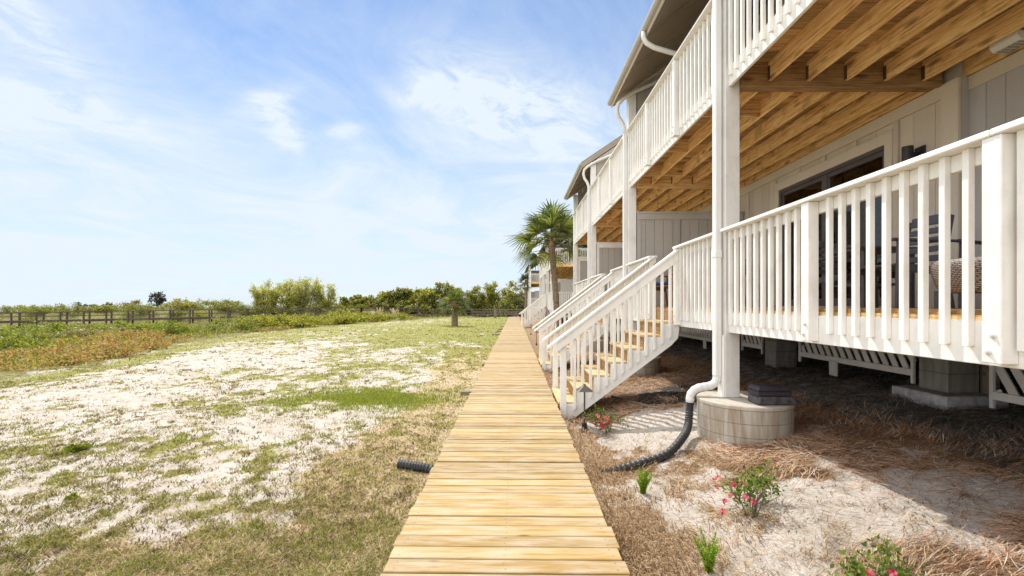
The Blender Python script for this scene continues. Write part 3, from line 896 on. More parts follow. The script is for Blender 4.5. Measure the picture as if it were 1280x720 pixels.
def railing(name_loc, rz, length, posts, label, group, bolts=True, detail=True, start=0.07, end=None):
    """runs along local +x, outside towards local +y, z = 0 at the deck's top"""
    t = empty('deck_railing', name_loc, label, 'railing', group, rz)
    b = MB(); b.box(0, length, -0.038, 0.0, -0.308, -0.060)
    b.build('skirt_board', M['white'], t, 0.004, world=False)
    b = MB(); b.box(0, length, -0.038, -0.001, 0.832, 0.936)
    b.build('rail_board', M['white'], t, 0.004, world=False)
    b = MB(); cuts = [-0.01] + [p for p in sorted(posts) if 0.3 < p < length - 0.3][::2] + [length]
    for u0, u1 in zip(cuts[:-1], cuts[1:]):
        b.box(u0 + 0.0012, u1 - 0.0012, -0.060, 0.108, 0.938, 0.975)
    b.build('rail_cap', M['white'], t, 0.006, world=False)
    for p in posts:
        o = link_mesh('rail_post', POST, None, t, (p, 0, 0))
        if bolts:
            for zz in (-0.225, -0.135):
                link_mesh('bolt', BOLT, None, o, (0.012 * (1 if zz < -0.2 else -1), 0.095, zz))
    x = start
    lim = (length if end is None else end) - 0.03
    while x < lim:
        if all(abs(x - p) > 0.075 for p in posts):
            link_mesh('baluster', BAL if detail else BALF, None, t, (x, 0.0005, 0))
        x += SP
    return t

def rail_run(xo, y0, y1, z, posts, label, group, down=False, **kw):
    """railing along the front of a deck, facing -x. down: laid out from y1 towards the camera"""
    # local x -> world +y, local y -> world -x  (rz = 90 degrees)
    return railing((xo, y0, z), R(90), y1 - y0, [p - y0 for p in posts], label, group, **kw)

GR = 'white wooden deck railings along the beachfront condos'
PYS = [5.65, 10.45, 15.55, 20.10]   # near faces of the support posts
PW = 0.18
near_posts = [5.60 - 1.575 * i - 1.575 for i in range(4)]
near_start = near_posts[-1] - 0.3
rail_run(RX, near_start, 5.648, LZ, near_posts, 'nearest lower white railing, right of the white post on the round block pier', GR, start=0.3 - 3 * SP + SP * 0.5 + 0.073)
rail_run(RX, near_start, 5.648, UZ, near_posts, 'nearest upper white railing overhead, cut off by the top edge of the photo', GR, start=0.3 - 3 * SP + SP * 0.5 + 0.073)
rail_run(RX, 5.832, 7.36, LZ, [7.31], 'short lower white railing between the main post and the head of the nearest stairs', GR)
rail_run(RX, 8.66, 10.448, LZ, [8.71], 'short lower white railing just beyond the nearest stairs', GR)
rail_run(RX, 10.632, 12.16, LZ, [12.11], 'short lower white railing on the near side of the second stairs', GR)
rail_run(RX, 13.46, 15.548, LZ, [13.51], 'lower white railing on the far side of the second stairs', GR)
rail_run(RX, 15.732, 20.098, LZ, [17.3, 18.8], 'lower white railing of the farthest unit of the near building, beside the palm', GR)
rail_run(RX, 5.832, 10.448, UZ, [7.37, 8.91], 'upper white railing between the main post and the second post, below the dark soffit', GR)
rail_run(RX, 10.632, 15.548, UZ, [12.3, 13.95], 'upper white railing between the second and third posts, open to the sky', GR)
rail_run(RX, 15.732, 20.098, UZ, [17.3, 18.8], 'upper white railing at the far end of the near building, above the palm crown', GR)

# ------------------------------------------------------------------ stairs
def stairs(loc, label, group):
    t = empty('staircase', loc, label, 'stairs', group)
    RUN, RISE, W = 0.2725, 0.2175, 1.28
    zk = lambda k: 0.062 + RISE * k
    for k in range(7):
        b = MB()
        x0 = k * RUN - 0.028
        b.box(x0, x0 + 0.150, 0.0, W, zk(k) - 0.038, zk(k)); b.box(x0 + 0.155, x0 + 0.302, 0.0, W, zk(k) - 0.038, zk(k) - 0.001)
        b.build('tread', M['tread'], t, 0.004, world=False)
        b = MB()
        b.box(k * RUN - 0.004, k * RUN + 0.018, 0.003, W - 0.003, zk(k) - RISE + 0.001, zk(k) - 0.039)
        b.build('riser', M['riser'], t, 0, world=False)
    b = MB(); b.box(7 * RUN - 0.004, 7 * RUN + 0.014, 0.003, W - 0.003, zk(6) + 0.001, zk(7) - 0.04)
    b.build('riser', M['riser'], t, 0, world=False)
    top = []
    for k in range(7):
        top += [(k * RUN + 0.001, zk(k) - 0.04), ((k + 1) * RUN + 0.001, zk(k) - 0.04)]
    poly = [(0.0, -0.22), (0.22, -0.20), (1.80, 0.985), (1.90, 1.10), (1.918, 1.22), (1.918, zk(6) - 0.04)]
    poly = poly + [p for p in reversed(top) if p[0] < 1.9] 
    for y0, y1 in ((-0.039, -0.001), (W + 0.001, W + 0.039)):
        b = MB(); b.prism(poly, 1, y0, y1)
        b.build('stringer', M['white'], t, 0.0, world=False)
    line = lambda x: 1.118 + 0.752 * x          # top of the handrail
    for side in (0, 1):
        s = (lambda y: y) if side == 0 else (lambda y: W - y)
        b = MB(); ys = sorted((s(-0.150), s(0.012)))
        x0, x1 = -0.20, 1.93
        b.prism([(x0, line(x0) - 0.045), (x1, line(x1) - 0.045), (x1, line(x1)), (x0, line(x0))], 1, *ys)
        h = b.build('handrail', M['white'], t, 0.004, world=False)
        b = MB(); ys = sorted((s(-0.122), s(-0.085)))
        x0 = -0.05
        b.prism([(x0, line(x0) - 0.20), (x1, line(x1) - 0.20), (x1, line(x1) - 0.047), (x0, line(x0) - 0.047)], 1, *ys)
        b.build('side_board', M['white'], h, 0.004, world=False)
        b = MB(); ys = sorted((s(-0.130), s(-0.041)))
        b.box(0.0, 0.10, *[s(-0.0835), s(-0.041)], -0.30, line(0.05) - 0.05)
        b.build('newel_post', M['white'], t, 0.004, world=False)
        for i in range(13):
            x = 0.235 + 0.1275 * i
            b = MB(); yy = sorted((s(-0.0825), s(-0.041)))
            zb = -0.06 + 0.752 * (x - 0.22)
            b.prism([(x - 0.02, zb - 0.012), (x + 0.02, zb + 0.012), (x + 0.02, line(x) - 0.05), (x - 0.02, line(x) - 0.062)], 1, *yy)
            b.build('baluster', M['white'], t, 0.003, world=False)
    return t
GS = 'white railed wooden stairs down to the boardwalk'
st1 = stairs((0.735, 7.37, 0.0), 'nearest staircase, white balustrades and raw pine treads, pyramid path light at its foot', GS)
st2 = copy_thing(st1, (0.735, 12.17, 0.0), label='second staircase, seen edge-on just behind the nearest one, white handrails')
st3 = copy_thing(st1, (0.56, 36.0, 0.0), label='distant white staircase of the farther condo, where the boardwalk narrows away', group=GS)

# ------------------------------------------------------------------ siding made of boards that go round the openings
def strips(b, x, thick, y0, y1, z0, z1, openings, width=0.305, gap=0.006):
    """boards on a wall that faces -x at x; openings: (ya, yb, za, zb)"""
    edges = [y0]
    n = max(1, int((y1 - y0) / width))
    ys = list(np.linspace(y0, y1, n + 1))
    cuts = sorted(set([round(v, 4) for v in ys] + [round(e, 4) for o in openings for e in o[:2] if y0 < e < y1]))
    for a, c in zip(cuts[:-1], cuts[1:]):
        if c - a < 0.004: continue
        g0 = gap / 2 if any(abs(a - v) < 1e-3 for v in ys) else 0
        g1 = gap / 2 if any(abs(c - v) < 1e-3 for v in ys) else 0
        iv = [(z0, z1)]
        for (oa, ob, za, zb) in openings:
            if oa < (a + c) / 2 < ob:
                nv = []
                for (p, q) in iv:
                    if za > p: nv.append((p, min(q, za)))
                    if zb < q: nv.append((max(p, zb), q))
                iv = [i for i in nv if i[1] - i[0] > 0.01]
        for (p, q) in iv:
            b.box(x, x + thick, a + g0, c - g1, p, q)
    return b

WX = 5.30
EAVE_X, EAVE_Z, SL = 2.35, 6.40, 0.67
roofz = lambda x, ox=0.0: EAVE_Z + SL * (x - ox - EAVE_X)

def sliding_door(parent, x, y0, y1, z0, z1, detail=True):
    """y0 near, y1 far. returns the door frame"""
    f = MB(); w = 0.055
    f.box(x - 0.02, x + 0.10, y0, y0 + w, z0, z1); f.box(x - 0.02, x + 0.10, y1 - w, y1, z0, z1)
    f.box(x - 0.02, x + 0.10, y0 + w, y1 - w, z1 - w, z1); f.box(x - 0.02, x + 0.10, y0 + w, y1 - w, z0, z0 + 0.03)
    ym = (y0 + y1) / 2
    f.box(x + 0.00, x + 0.06, ym - 0.05, ym + 0.05, z0 + 0.03, z1 - w)
    # sash of the sliding leaf
    for ya, yb in ((y0 + w, ym - 0.05), (ym + 0.05, y1 - w)):
        f.box(x + 0.012, x + 0.05, ya, ya + 0.05, z0 + 0.03, z1 - w); f.box(x + 0.012, x + 0.05, yb - 0.05, yb, z0 + 0.03, z1 - w)
        f.box(x + 0.012, x + 0.05, ya + 0.05, yb - 0.05, z1 - w - 0.07, z1 - w); f.box(x + 0.012, x + 0.05, ya + 0.05, yb - 0.05, z0 + 0.03, z0 + 0.12)
    d = f.build('sliding_door', M['frame'], parent)
    for ya, yb in ((y0 + w + 0.05, ym - 0.10), (ym + 0.10, y1 - w - 0.05)):
        g = MB(); g.box(x + 0.028, x + 0.036, ya, yb, z0 + 0.12, z1 - w - 0.07)
        g.build('glass_pane', M['glass'], d)
    if detail:
        bl = MB(); z = z1 - 0.16
        while z > z0 + (1.55 if z1 - z0 > 2 else 0.5):
            bl.bar((x + 0.125, y0 + 0.08, z), (x + 0.125, y1 - 0.08, z), 0.045, 0.004, (0.9, 0, 1)); z -= 0.042
        bl.build('window_blind', M['blind'], d)
        h = MB(); h.box(x - 0.05, x - 0.005, ym - 0.10, ym - 0.07, z0 + 0.95, z0 + 1.25); h.box(x - 0.03, x + 0.012, ym - 0.095, ym - 0.075, z0 + 0.97, z0 + 1.0); h.box(x - 0.03, x + 0.012, ym - 0.095, ym - 0.075, z0 + 1.2, z0 + 1.23)
        h.build('door_handle', M['black'], d)
    return d

def casing(parent, x, y0, y1, z0, z1, mat):
    c = MB()
    c.box(x - 0.055, x - 0.001, y0 - 0.13, y0, z0, z1 + 0.16); c.box(x - 0.045, x - 0.001, y1, y1 + 0.13, z0, z1 + 0.16)
    c.box(x - 0.045, x - 0.001, y0, y1, z1, z1 + 0.16)
    c.build('door_casing', mat, parent, 0.004)

def condo_near():
    t = empty('condo_building', (WX, 9.0, 0), 'near taupe two-storey condo with sloping eaves and raw pine joists under white-railed decks', 'condo building', 'beachfront condo buildings in a row')
    Y0, Y1 = -4.0, 20.30
    units = [(-2.0, 5.42), (5.42, 10.5), (10.5, 15.6), (15.6, 20.3)]
    doors_lo = [(0.3, 2.9), (6.46, 9.08), (11.5, 14.1), (16.6, 19.2)]
    doors_up = [(0.3, 2.9), (6.3, 8.9), (11.3, 13.9), (16.4, 19.0)]
    ops = [(a, b, LZ + 0.02, 3.91) for a, b in doors_lo] + [(a, b, UZ + 0.02, 6.95) for a, b in doors_up]
    # wall behind the boards
    core = MB()
    strips(core, WX + 0.022, 0.13, 5.42, Y1, 1.30, 7.95, ops, 50, 0)
    strips(core, WX + 0.122, 0.13, Y0, 5.42, 1.30, 7.95, ops, 50, 0)
    core.box(WX + 0.16, 13.2, Y1 - 0.15, Y1, 1.30, 7.9); core.box(WX + 0.26, 13.2, Y0, Y0 + 0.15, 1.30, 7.9)
    core.box(13.0, 13.2, Y0 + 0.15, Y1 - 0.15, 1.30, 7.9)
    core.prism([(WX + 0.16, 7.9), (13.2, 7.9), (9.5, 10.9)], 1, Y1 - 0.15, Y1)
    core.prism([(WX + 0.16, 7.9), (13.2, 7.9), (9.5, 10.9)], 1, Y0, Y0 + 0.15)
    w = core.build('wall', M['siding_grey'], t)
    b = MB()
    strips(b, WX, 0.02, 5.42, Y1, 1.25, 4.34, ops[:4])
    strips(b, WX, 0.02, 5.42, Y1, 4.66, 7.9, ops[4:])
    b.build('siding', M['siding'], w)
    b = MB()
    strips(b, WX + 0.1, 0.02, Y0, 5.42, 1.25, 4.34, ops[:4], 0.205, 0.007)
    strips(b, WX + 0.1, 0.02, Y0, 5.42, 4.66, 7.9, ops[4:], 0.205, 0.007)
    b.box(WX + 0.003, WX + 0.099, 5.400, 5.419, 1.25, 4.34)
    b.build('siding', M['siding_blue'], w)
    # trim boards and battens
    tr = MB()
    tr.box(WX - 0.040, WX - 0.001, 5.40, 5.62, 1.25, 4.16)                  # corner board
    tr.box(WX - 0.040, WX - 0.001, 5.62, Y1, 4.17, 4.335)                  # frieze under the ledger
    tr.box(WX - 0.040, WX - 0.001, 5.40, 5.6195, 4.1605, 4.335)
    tr.box(WX + 0.078, WX + 0.099, Y0, 5.395, 4.17, 4.335)
    for y in (6.30, 9.22, 10.3, 10.75, 11.35, 14.25, 15.4, 16.45, 19.35):
        tr.box(WX - 0.036, WX - 0.001, y - 0.045, y + 0.045, 1.60, 4.168)
    for y in (7.05, 7.75, 8.45):
        tr.box(WX - 0.036, WX - 0.001, y - 0.03, y + 0.03, 4.075, 4.168)
    for y in (7.3, 8.3, 9.3, 10.2):
        tr.box(WX - 0.036, WX - 0.001, y - 0.05, y + 0.05, 6.96, 7.88)
    tr.build('trim_board', M['siding'], w, 0.003)
    for a, c in doors_lo:
        x = WX if a > 5 else WX + 0.1
        sliding_door(t, x, a, c, LZ + 0.025, 3.91); casing(t, x, a, c, LZ + 0.025, 3.91, M['siding'])
    for a, c in doors_up:
        x = WX if a > 5 else WX + 0.1
        sliding_door(t, x, a, c, UZ + 0.025, 6.95, False); casing(t, x, a, c, UZ + 0.025, 6.95, M['siding'])
    # rooms behind the glass
    ro = MB()
    for z0, z1 in ((1.42, 1.60), (4.50, 4.64)):
        ro.box(WX + 0.16, 12.9, Y0 + 0.16, Y1 - 0.16, z0, z1)
    for z0, z1 in ((1.61, 4.49), (4.65, 7.8)):
        ro.box(8.6, 8.7, Y0 + 0.16, Y1 - 0.16, z0, z1)
        for y in (5.5, 10.5, 15.6):
            ro.box(WX + 0.16, 8.59, y - 0.06, y + 0.06, z0, z1)
    ro.build('interior', M['interior'], t)
    aq = MB(); aq.box(8.56, 8.592, 6.2, 8.2, 2.75, 3.25)  # plain aqua panel standing for a patch of colour behind the glass
    aq.build('aqua_panel', M['aqua'], t)
    # roofs
    def roof(y0, y1, xe, name='roof'):
        ze = roofz(xe); XR = 9.5; zr = roofz(XR)
        rf = MB()
        rf.prism([(xe, ze), (XR, zr), (XR, zr + 0.20), (xe - 0.05, ze + 0.15)], 1, y0, y1)
        rf.prism([(XR, zr), (16.65, EAVE_Z), (16.7, EAVE_Z + 0.15), (XR, zr + 0.20)], 1, y0, y1)
        r = rf.build(name, M['shingle'], t)
        so = MB(); so.prism([(xe + 0.02, ze - 0.012), (WX + 0.1, roofz(WX + 0.1) - 0.026), (WX + 0.1, roofz(WX + 0.1) - 0.001), (xe + 0.02, ze + 0.010)], 1, y0 + 0.02, y1 - 0.02)
        y = y0 + 0.3
        while y < y1 - 0.1:                      # thin battens over the soffit's joints
            so.prism([(xe + 0.06, roofz(xe + 0.06) - 0.055), (WX, roofz(WX) - 0.055), (WX, roofz(WX) - 0.02), (xe + 0.06, roofz(xe + 0.06) - 0.02)], 1, y, y + 0.05); y += 1.22
        so.build('soffit', M['soffit'], r)
        fa = MB()
        fa.box(xe - 0.028, xe - 0.002, y0, y1, ze - 0.03, ze + 0.125)
        fa.build('fascia_board', M['siding'], r)
        g = MB()
        pts = [(xe - 0.030, ze + 0.12), (xe - 0.030, ze + 0.03), (xe - 0.085, ze + 0.03), (xe - 0.112, ze + 0.07), (xe - 0.116, ze + 0.12), (xe - 0.106, ze + 0.12), (xe - 0.102, ze + 0.073), (xe - 0.08, ze + 0.042), (xe - 0.042, ze + 0.042), (xe - 0.042, ze + 0.12)]
        g.prism(pts, 1, y0 - 0.03, y1 + 0.03)
        g.build('gutter', M['eave'], r)
        rk = MB()
        for yy in (y0 - 0.024,):
            rk.prism([(xe - 0.03, ze - 0.05), (XR, zr - 0.05), (XR, zr + 0.19), (xe - 0.03, ze + 0.14)], 1, yy, yy + 0.022)
        rk.build('rake_board', M['soffit'], r)
        return r
    roof(-3.5, 10.93, EAVE_X)
    roof(10.96, 15.60, 4.45)
    roof(15.63, 20.60, EAVE_X)
    # support posts
    for y in PYS:
        p = MB()
        zb = 0.478 if y < 6 else 0.45
        p.box(2.62, 2.62 + PW, y + 0.001, y + PW, zb, roofz(2.62) - 0.06)
        q = p.build('support_post', M['white_old'] if y < 6 else M['white'], t, 0.006)
        if y < 6:
            s = MB(); s.box(2.602, 2.618, y + 0.005, y + PW - 0.005, zb, 1.25)
            s.build('post_cladding', M['white'], q, 0.003)
    # decks
    bays = [(-3.6, 5.60), (5.80, 10.40), (10.60, 15.50), (15.70, 20.10)]
    jx = [2.78 + 0.08, 3.14, 3.61, 4.08, 4.56, 5.03]
    for bi, (a, c) in enumerate(bays):
        d = MB(); y = a - 0.1
        rr = random.Random(40 + bi)
        while y < c + 0.1:
            d.box(2.7005, WX - 0.024 if a > 5 else WX + 0.07, y, y + 0.14, UZ - 0.026, UZ + rr.uniform(-0.001, 0.001)); y += 0.140 + rr.choice((0.004, 0.006, 0.010))
        ud = d.build('upper_deck', M['deck_under'], t)
        for i, x in enumerate(jx):
            j = MB(); x_ = x if i else 2.703
            j.box(x_ - 0.019 - (0.0), x_ + 0.019, a + 0.002, c - 0.002, UZ - 0.262 - rr.uniform(0, 0.006), UZ - 0.028)
            j.build('joist', M['joist_y'], ud, 0.003)
            if i and bi < 3:
                for yy in (c - 0.045, ):
                    h = MB(); h.box(x_ - 0.027, x_ - 0.0195, yy, yy + 0.04, UZ - 0.255, UZ - 0.09); h.box(x_ + 0.0195, x_ + 0.027, yy, yy + 0.04, UZ - 0.255, UZ - 0.09)
                    h.build('joist_hanger', M['hanger'], ud)
        # blocking between the first joists
        ny = 3 if bi else 2
        for k in range(ny):
            yy = a + (c - a) * (k + 0.55) / ny
            for i0 in ((0, 1), (1, 2)) if (k + bi) % 2 else ((0, 1),):
                x0 = (2.703 if i0[0] == 0 else jx[i0[0]]) + 0.020; x1 = jx[i0[1]] - 0.020
                bk = MB(); bk.box(x0, x1, yy, yy + 0.038, UZ - 0.255, UZ - 0.03)
                bk.build('blocking', M['joist_x2'], ud)
        led = MB(); led.box((WX if a > 5 else WX + 0.1) - 0.042, (WX if a > 5 else WX + 0.1) - 0.0025, a, c, UZ - 0.30, UZ - 0.028)
        led.build('ledger', M['joist_y'], ud)
        # lower deck
        d = MB(); y = a - 0.1
        while y < c + 0.1:
            d.box(2.7005, WX - 0.024 if a > 5 else WX + 0.07, y, y + 0.14, LZ - 0.026, LZ + rr.uniform(-0.001, 0.001)); y += 0.140 + rr.choice((0.004, 0.006))
        ld = d.build('lower_deck', M['deck_under'], t)
        for i, x in enumerate(jx):
            j = MB(); x_ = x if i else 2.703
            j.box(x_ - 0.019, x_ + 0.019, a + 0.002, c - 0.002, LZ - 0.262, LZ - 0.028)
            j.build('joist', M['joist_y'], ld)
    for i, y in enumerate(PYS):
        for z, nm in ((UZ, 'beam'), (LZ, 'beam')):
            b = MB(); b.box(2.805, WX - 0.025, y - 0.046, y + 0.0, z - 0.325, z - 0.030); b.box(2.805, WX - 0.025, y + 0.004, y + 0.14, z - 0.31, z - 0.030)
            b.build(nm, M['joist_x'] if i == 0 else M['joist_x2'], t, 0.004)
        if i:
            # privacy walls between the units
            for z0, z1, nm in ((LZ + 0.02, 3.74, 'privacy_wall'), (UZ + 0.02, 0, 'privacy_wall')):
                b = MB(); y0 = y + 0.04
                n = 12; xs = np.linspace(2.82, WX - 0.03, n + 1)
                for k in range(n):
                    xa, xb = xs[k] + 0.004, xs[k + 1] - 0.004
                    za = z1 if z1 else roofz(xa) - 0.07; zb = z1 if z1 else roofz(xb) - 0.07
                    b.prism([(xa, z0), (xb, z0), (xb, zb), (xa, za)], 1, y0, y0 + 0.02)
                b.box(2.82, WX - 0.03, y0 + 0.0205, y0 + 0.08, z0, z1 if z1 else roofz(2.82) - 0.08)
                pw = b.build(nm, M['siding_grey'], t)
                if z1:
                    c_ = MB(); c_.box(2.803, WX - 0.028, y0 - 0.03, y0 + 0.11, z1 + 0.001, z1 + 0.045); c_.box(2.82, WX - 0.03, y0 - 0.022, y0 - 0.001, z1 - 0.14, z1 - 0.001)
                    for xx in (2.82, 3.72, 5.15):
                        c_.box(xx, xx + 0.09, y0 - 0.020, y0 - 0.001, z0, z1 - 0.141)
                    c_.build('trim_board', M['siding_grey'] if i == 1 else M['white'], pw, 0.003)
    # lattice skirts under the lower deck
    def lattice(ya, yb, z0, z1, legs):
        f = MB(); x = 5.22
        f.box(x - 0.019, x + 0.019, ya, yb, z0, z0 + 0.085); f.box(x - 0.019, x + 0.019, ya, yb, z1 - 0.06, z1)
        f.box(x - 0.0185, x + 0.0185, ya - 0.04, ya - 0.001, z0 - 0.1, z1); f.box(x - 0.0185, x + 0.0185, yb + 0.001, yb + 0.04, z0 - 0.1, z1)
        for yl in legs:
            f.box(x - 0.045, x - 0.0195, yl - 0.09, yl + 0.09, z0 - 0.22, z0 + 0.02)
        o = f.build('lattice_skirt', M['white_old'], t, 0.003)
        s = MB(); hh = z1 - z0; y = ya - hh * 0.45
        while y < yb - 0.03:
            p0 = (x + 0.03, y, z0 + 0.02); p1 = (x + 0.03, y + hh * 0.55, z1)
            if y + hh * 0.55 > yb:
                q = (yb - y) / (hh * 0.55); p1 = (x + 0.03, yb, z0 + 0.02 + (z1 - z0 - 0.02) * q)
            if y < ya:
                q = (ya - y) / (hh * 0.55); p0 = (x + 0.03, ya, z0 + 0.02 + (z1 - z0 - 0.02) * q)
            s.bar(p0, p1, 0.016, 0.085, (0, 1, 0.3)); y += 0.165
        s.build('lattice_slat', M['white_old'], o)
    lattice(5.98, 8.30, 0.70, 1.26, (7.4,))
    lattice(9.6, 10.4, 0.70, 1.26, ())
    lattice(11.3, 14.6, 0.66, 1.26, (12.4,))
    lattice(15.9, 19.8, 0.66, 1.26, ())
    lattice(2.4, 4.95, 0.60, 1.26, (3.6,))
    # piers inside the crawl space
    for y in (9.1, 15.2, 19.9, 1.9):
        p = MB()
        z = gz(5.3, y) - 0.1
        while z < 1.28:
            p.box(5.12, 5.52, y - 0.2, y + 0.2, z, min(z + 0.195, 1.283)); z += 0.2
        p.build('foundation_pier', M['cmu'], t, 0.004)
    bk = MB(); bk.box(8.8, 9.0, Y0, Y1, 0.2, 1.29); bk.build('crawlspace_wall', M['cmu'], t)
    # downspouts
    def spout(path, nm='downspout', w=0.085, d=0.062):
        s = MB()
        s.tube(path, [0.044] * len(path), 12)
        s.build(nm, M['gutter'], t)
    def profile(x, y, z0, z1):
        s = MB(); s.box(x, x + 0.078, y, y + 0.105, z0, z1)
        return s
    d1 = profile(2.520, 5.70, 0.74, 6.30)
    d1.box(2.514, 2.604, 5.694, 5.811, 2.22, 2.31)
    sp_ = d1.build('downspout', M['gutter'], t, 0.010)
    el = MB(); path = []
    for k in range(17):
        q = k / 16
        x = 2.559 - 0.34 * (q ** 1.0 * 1.0) if False else 2.559 - 0.34 * float(sst(0.08, 0.98, q)) * 1.0
        z = 0.75 - 0.31 * (0.35 * q + 0.65 * (0.5 - 0.5 * math.cos(math.pi * q)) + 0.18 * math.sin(2 * math.pi * q))
        path.append((x, 5.752, z))
    path = [(2.559, 5.752, 0.76)] + path + [(2.219, 5.752, 0.40)]
    rad = [0.048 + (0.005 if k % 2 else 0) for k in range(len(path))]
    el.tube(path, rad, 14)
    el.build('elbow', M['gutter'], sp_, smooth=False)
    for y in PYS[1:3]:
        d = profile(2.520, y + 0.05, 0.5, 5.62)
        o = d.build('downspout', M['gutter'], t, 0.008)
        s = MB()
        xs = [2.559, 2.555, 2.50, 2.41, 2.375, 2.40, 2.50, 2.75, 3.3, 4.25]
        zs = [5.60, 5.72, 5.86, 5.99, 6.14, 6.28, 6.37, 6.50, 6.74, 7.20]
        ys = [y + 0.10] * 5 + [y + 0.06, y + 0.0, y - 0.07, y - 0.08, y - 0.08]
        s.tube(list(zip(xs, ys, zs)), 0.046, 12)
        s.build('elbow', M['gutter'], o, smooth=True)
    s = MB(); s.tube([(2.27, 8.0, 6.42), (2.27, 8.0, 6.33), (2.32, 8.0, 6.24), (2.45, 8.0, 6.16), (3.6, 8.0, 5.82), (5.2, 8.0, 5.35)], 0.042, 12)
    s.build('downspout', M['gutter'], t, smooth=True)
    return t
condo_near()
# ------------------------------------------------------------------ the farther condos
def condo_far(ox, posts, label, rail_near, rail_front, extra_y=0.6):
    y0, y1 = posts[0], posts[-1] + PW
    t = empty('condo_building', (ox + 5.3, (y0 + y1) / 2, 0), label, 'condo building', 'beachfront condo buildings in a row')
    X = lambda v: v + ox
    w = MB(); w.box(X(5.32), X(13), y0, y1, 1.3, 8.0)
    for yy in (y0, y1 - 0.1):
        w.prism([(X(5.32), 8.0), (X(13), 8.0), (X(9.5), 11.0)], 1, yy, yy + 0.1)
    wo = w.build('wall', M['siding_grey'], t)
    s = MB(); strips(s, X(5.30), 0.018, y0, y1, 1.3, 7.9, [], 0.4, 0.012)
    s.build('siding', M['siding'], wo)
    n = len(posts) - 1
    for i in range(n):
        m = (posts[i] + posts[i + 1]) / 2
        for z0, z1 in ((1.62, 3.9), (4.68, 6.9)):
            b = MB(); b.box(X(5.275), X(5.298), m - 1.2, m + 1.2, z0, z1)
            d = b.build('sliding_door', M['frame'], t)
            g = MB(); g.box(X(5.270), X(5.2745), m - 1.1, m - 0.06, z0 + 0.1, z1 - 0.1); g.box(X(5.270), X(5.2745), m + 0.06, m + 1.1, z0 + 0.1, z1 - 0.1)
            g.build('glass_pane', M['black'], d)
        a, c = posts[i] + PW + 0.01, posts[i + 1] - 0.01
        for z in (UZ, LZ):
            b = MB(); y = posts[i] + 0.02
            while y < posts[i + 1]:
                b.box(X(2.64), X(5.29), y, y + 0.14, z - 0.026, z); y += 0.147
            u = b.build('upper_deck' if z == UZ else 'lower_deck', M['deck_under'], t)
            for x in (2.70, 3.14, 3.61, 4.08, 4.56, 5.03):
                j = MB(); j.box(X(x - 0.019), X(x + 0.019), a, c, z - 0.262, z - 0.028)
                j.build('joist', M['joist_y'], u)
    for i, y in enumerate(posts):
        p = MB(); p.box(X(2.62), X(2.80), y, y + PW, -0.2, roofz(2.62) - 0.06)
        p.build('support_post', M['white'], t, 0.006)
        b = MB(); b.box(X(2.805), X(5.28), y - 0.02, y + 0.12, UZ - 0.31, UZ - 0.03); b.build('beam', M['joist_x2'], t)
        if i < len(posts) - 1 or True:
            ya = y + (0.03 if i else 0.9)
            b = MB(); b.box(X(2.95 if i else 3.3), X(5.28), ya, ya + 0.07, LZ + 0.02, 3.5)
            if i: b.box(X(2.95), X(5.28), ya, ya + 0.07, UZ + 0.02, 6.4)
            b.build('privacy_wall', M['siding_grey'], t)
        d = MB(); d.box(X(2.52), X(2.60), y + 0.05, y + 0.15, 0.3, 6.3)
        d.build('downspout', M['gutter'], t, 0.008)
    ze = EAVE_Z; zr = roofz(9.5)
    r = MB(); r.prism([(X(2.35), ze), (X(9.5), zr), (X(9.5), zr + .2), (X(2.3), ze + .15)], 1, y0 - 0.3, y1 + 0.3)
    r.prism([(X(9.5), zr), (X(16.65), ze), (X(16.7), ze + .15), (X(9.5), zr + .2)], 1, y0 - 0.3, y1 + 0.3)
    ro = r.build('roof', M['shingle'], t)
    g = MB(); g.box(X(2.2), X(2.29), y0 - 0.3, y1 + 0.3, ze + 0.02, ze + 0.14)
    g.build('gutter', M['gutter'], ro)
    rail_run(X(RX), y0 + PW, y1, UZ, [p for p in np.arange(y0 + 1.6, y1, 1.6)], rail_front + ', on its upper deck', GR, bolts=False, detail=False)
    # the end railing that faces the camera: local x -> -x, local y -> -y
    for z, nm in ((UZ, 'upper'), (LZ, 'lower')):
        railing((X(5.28), y0 + 0.04, z), R(180), 2.48, [1.25], rail_near + f' across the near end of its {nm} deck', GR, bolts=False, detail=False)
    return t
condo_far(0.0, [31.7, 36.5, 41.3, 46.1], 'second pale condo farther along the boardwalk, beyond the large palm', 'white railing of the second condo', 'front white railing of the second condo behind the large palm')
rail_run(RX, 31.9, 35.95, LZ, [33.3, 34.7], 'lower front white railing of the second condo, at the head of its stairs', GR, bolts=False, detail=False)
rail_run(RX, 37.4, 46.1, LZ, [38.9, 40.4, 41.9, 43.4, 44.9], 'lower front white railing of the second condo, past its stairs', GR, bolts=False, detail=False)
condo_far(-0.72, [57.0, 62.0, 67.0], 'farthest small pale condo at the end of the row, behind the second one', 'white railing of the farthest condo', 'front white railing of the farthest condo')

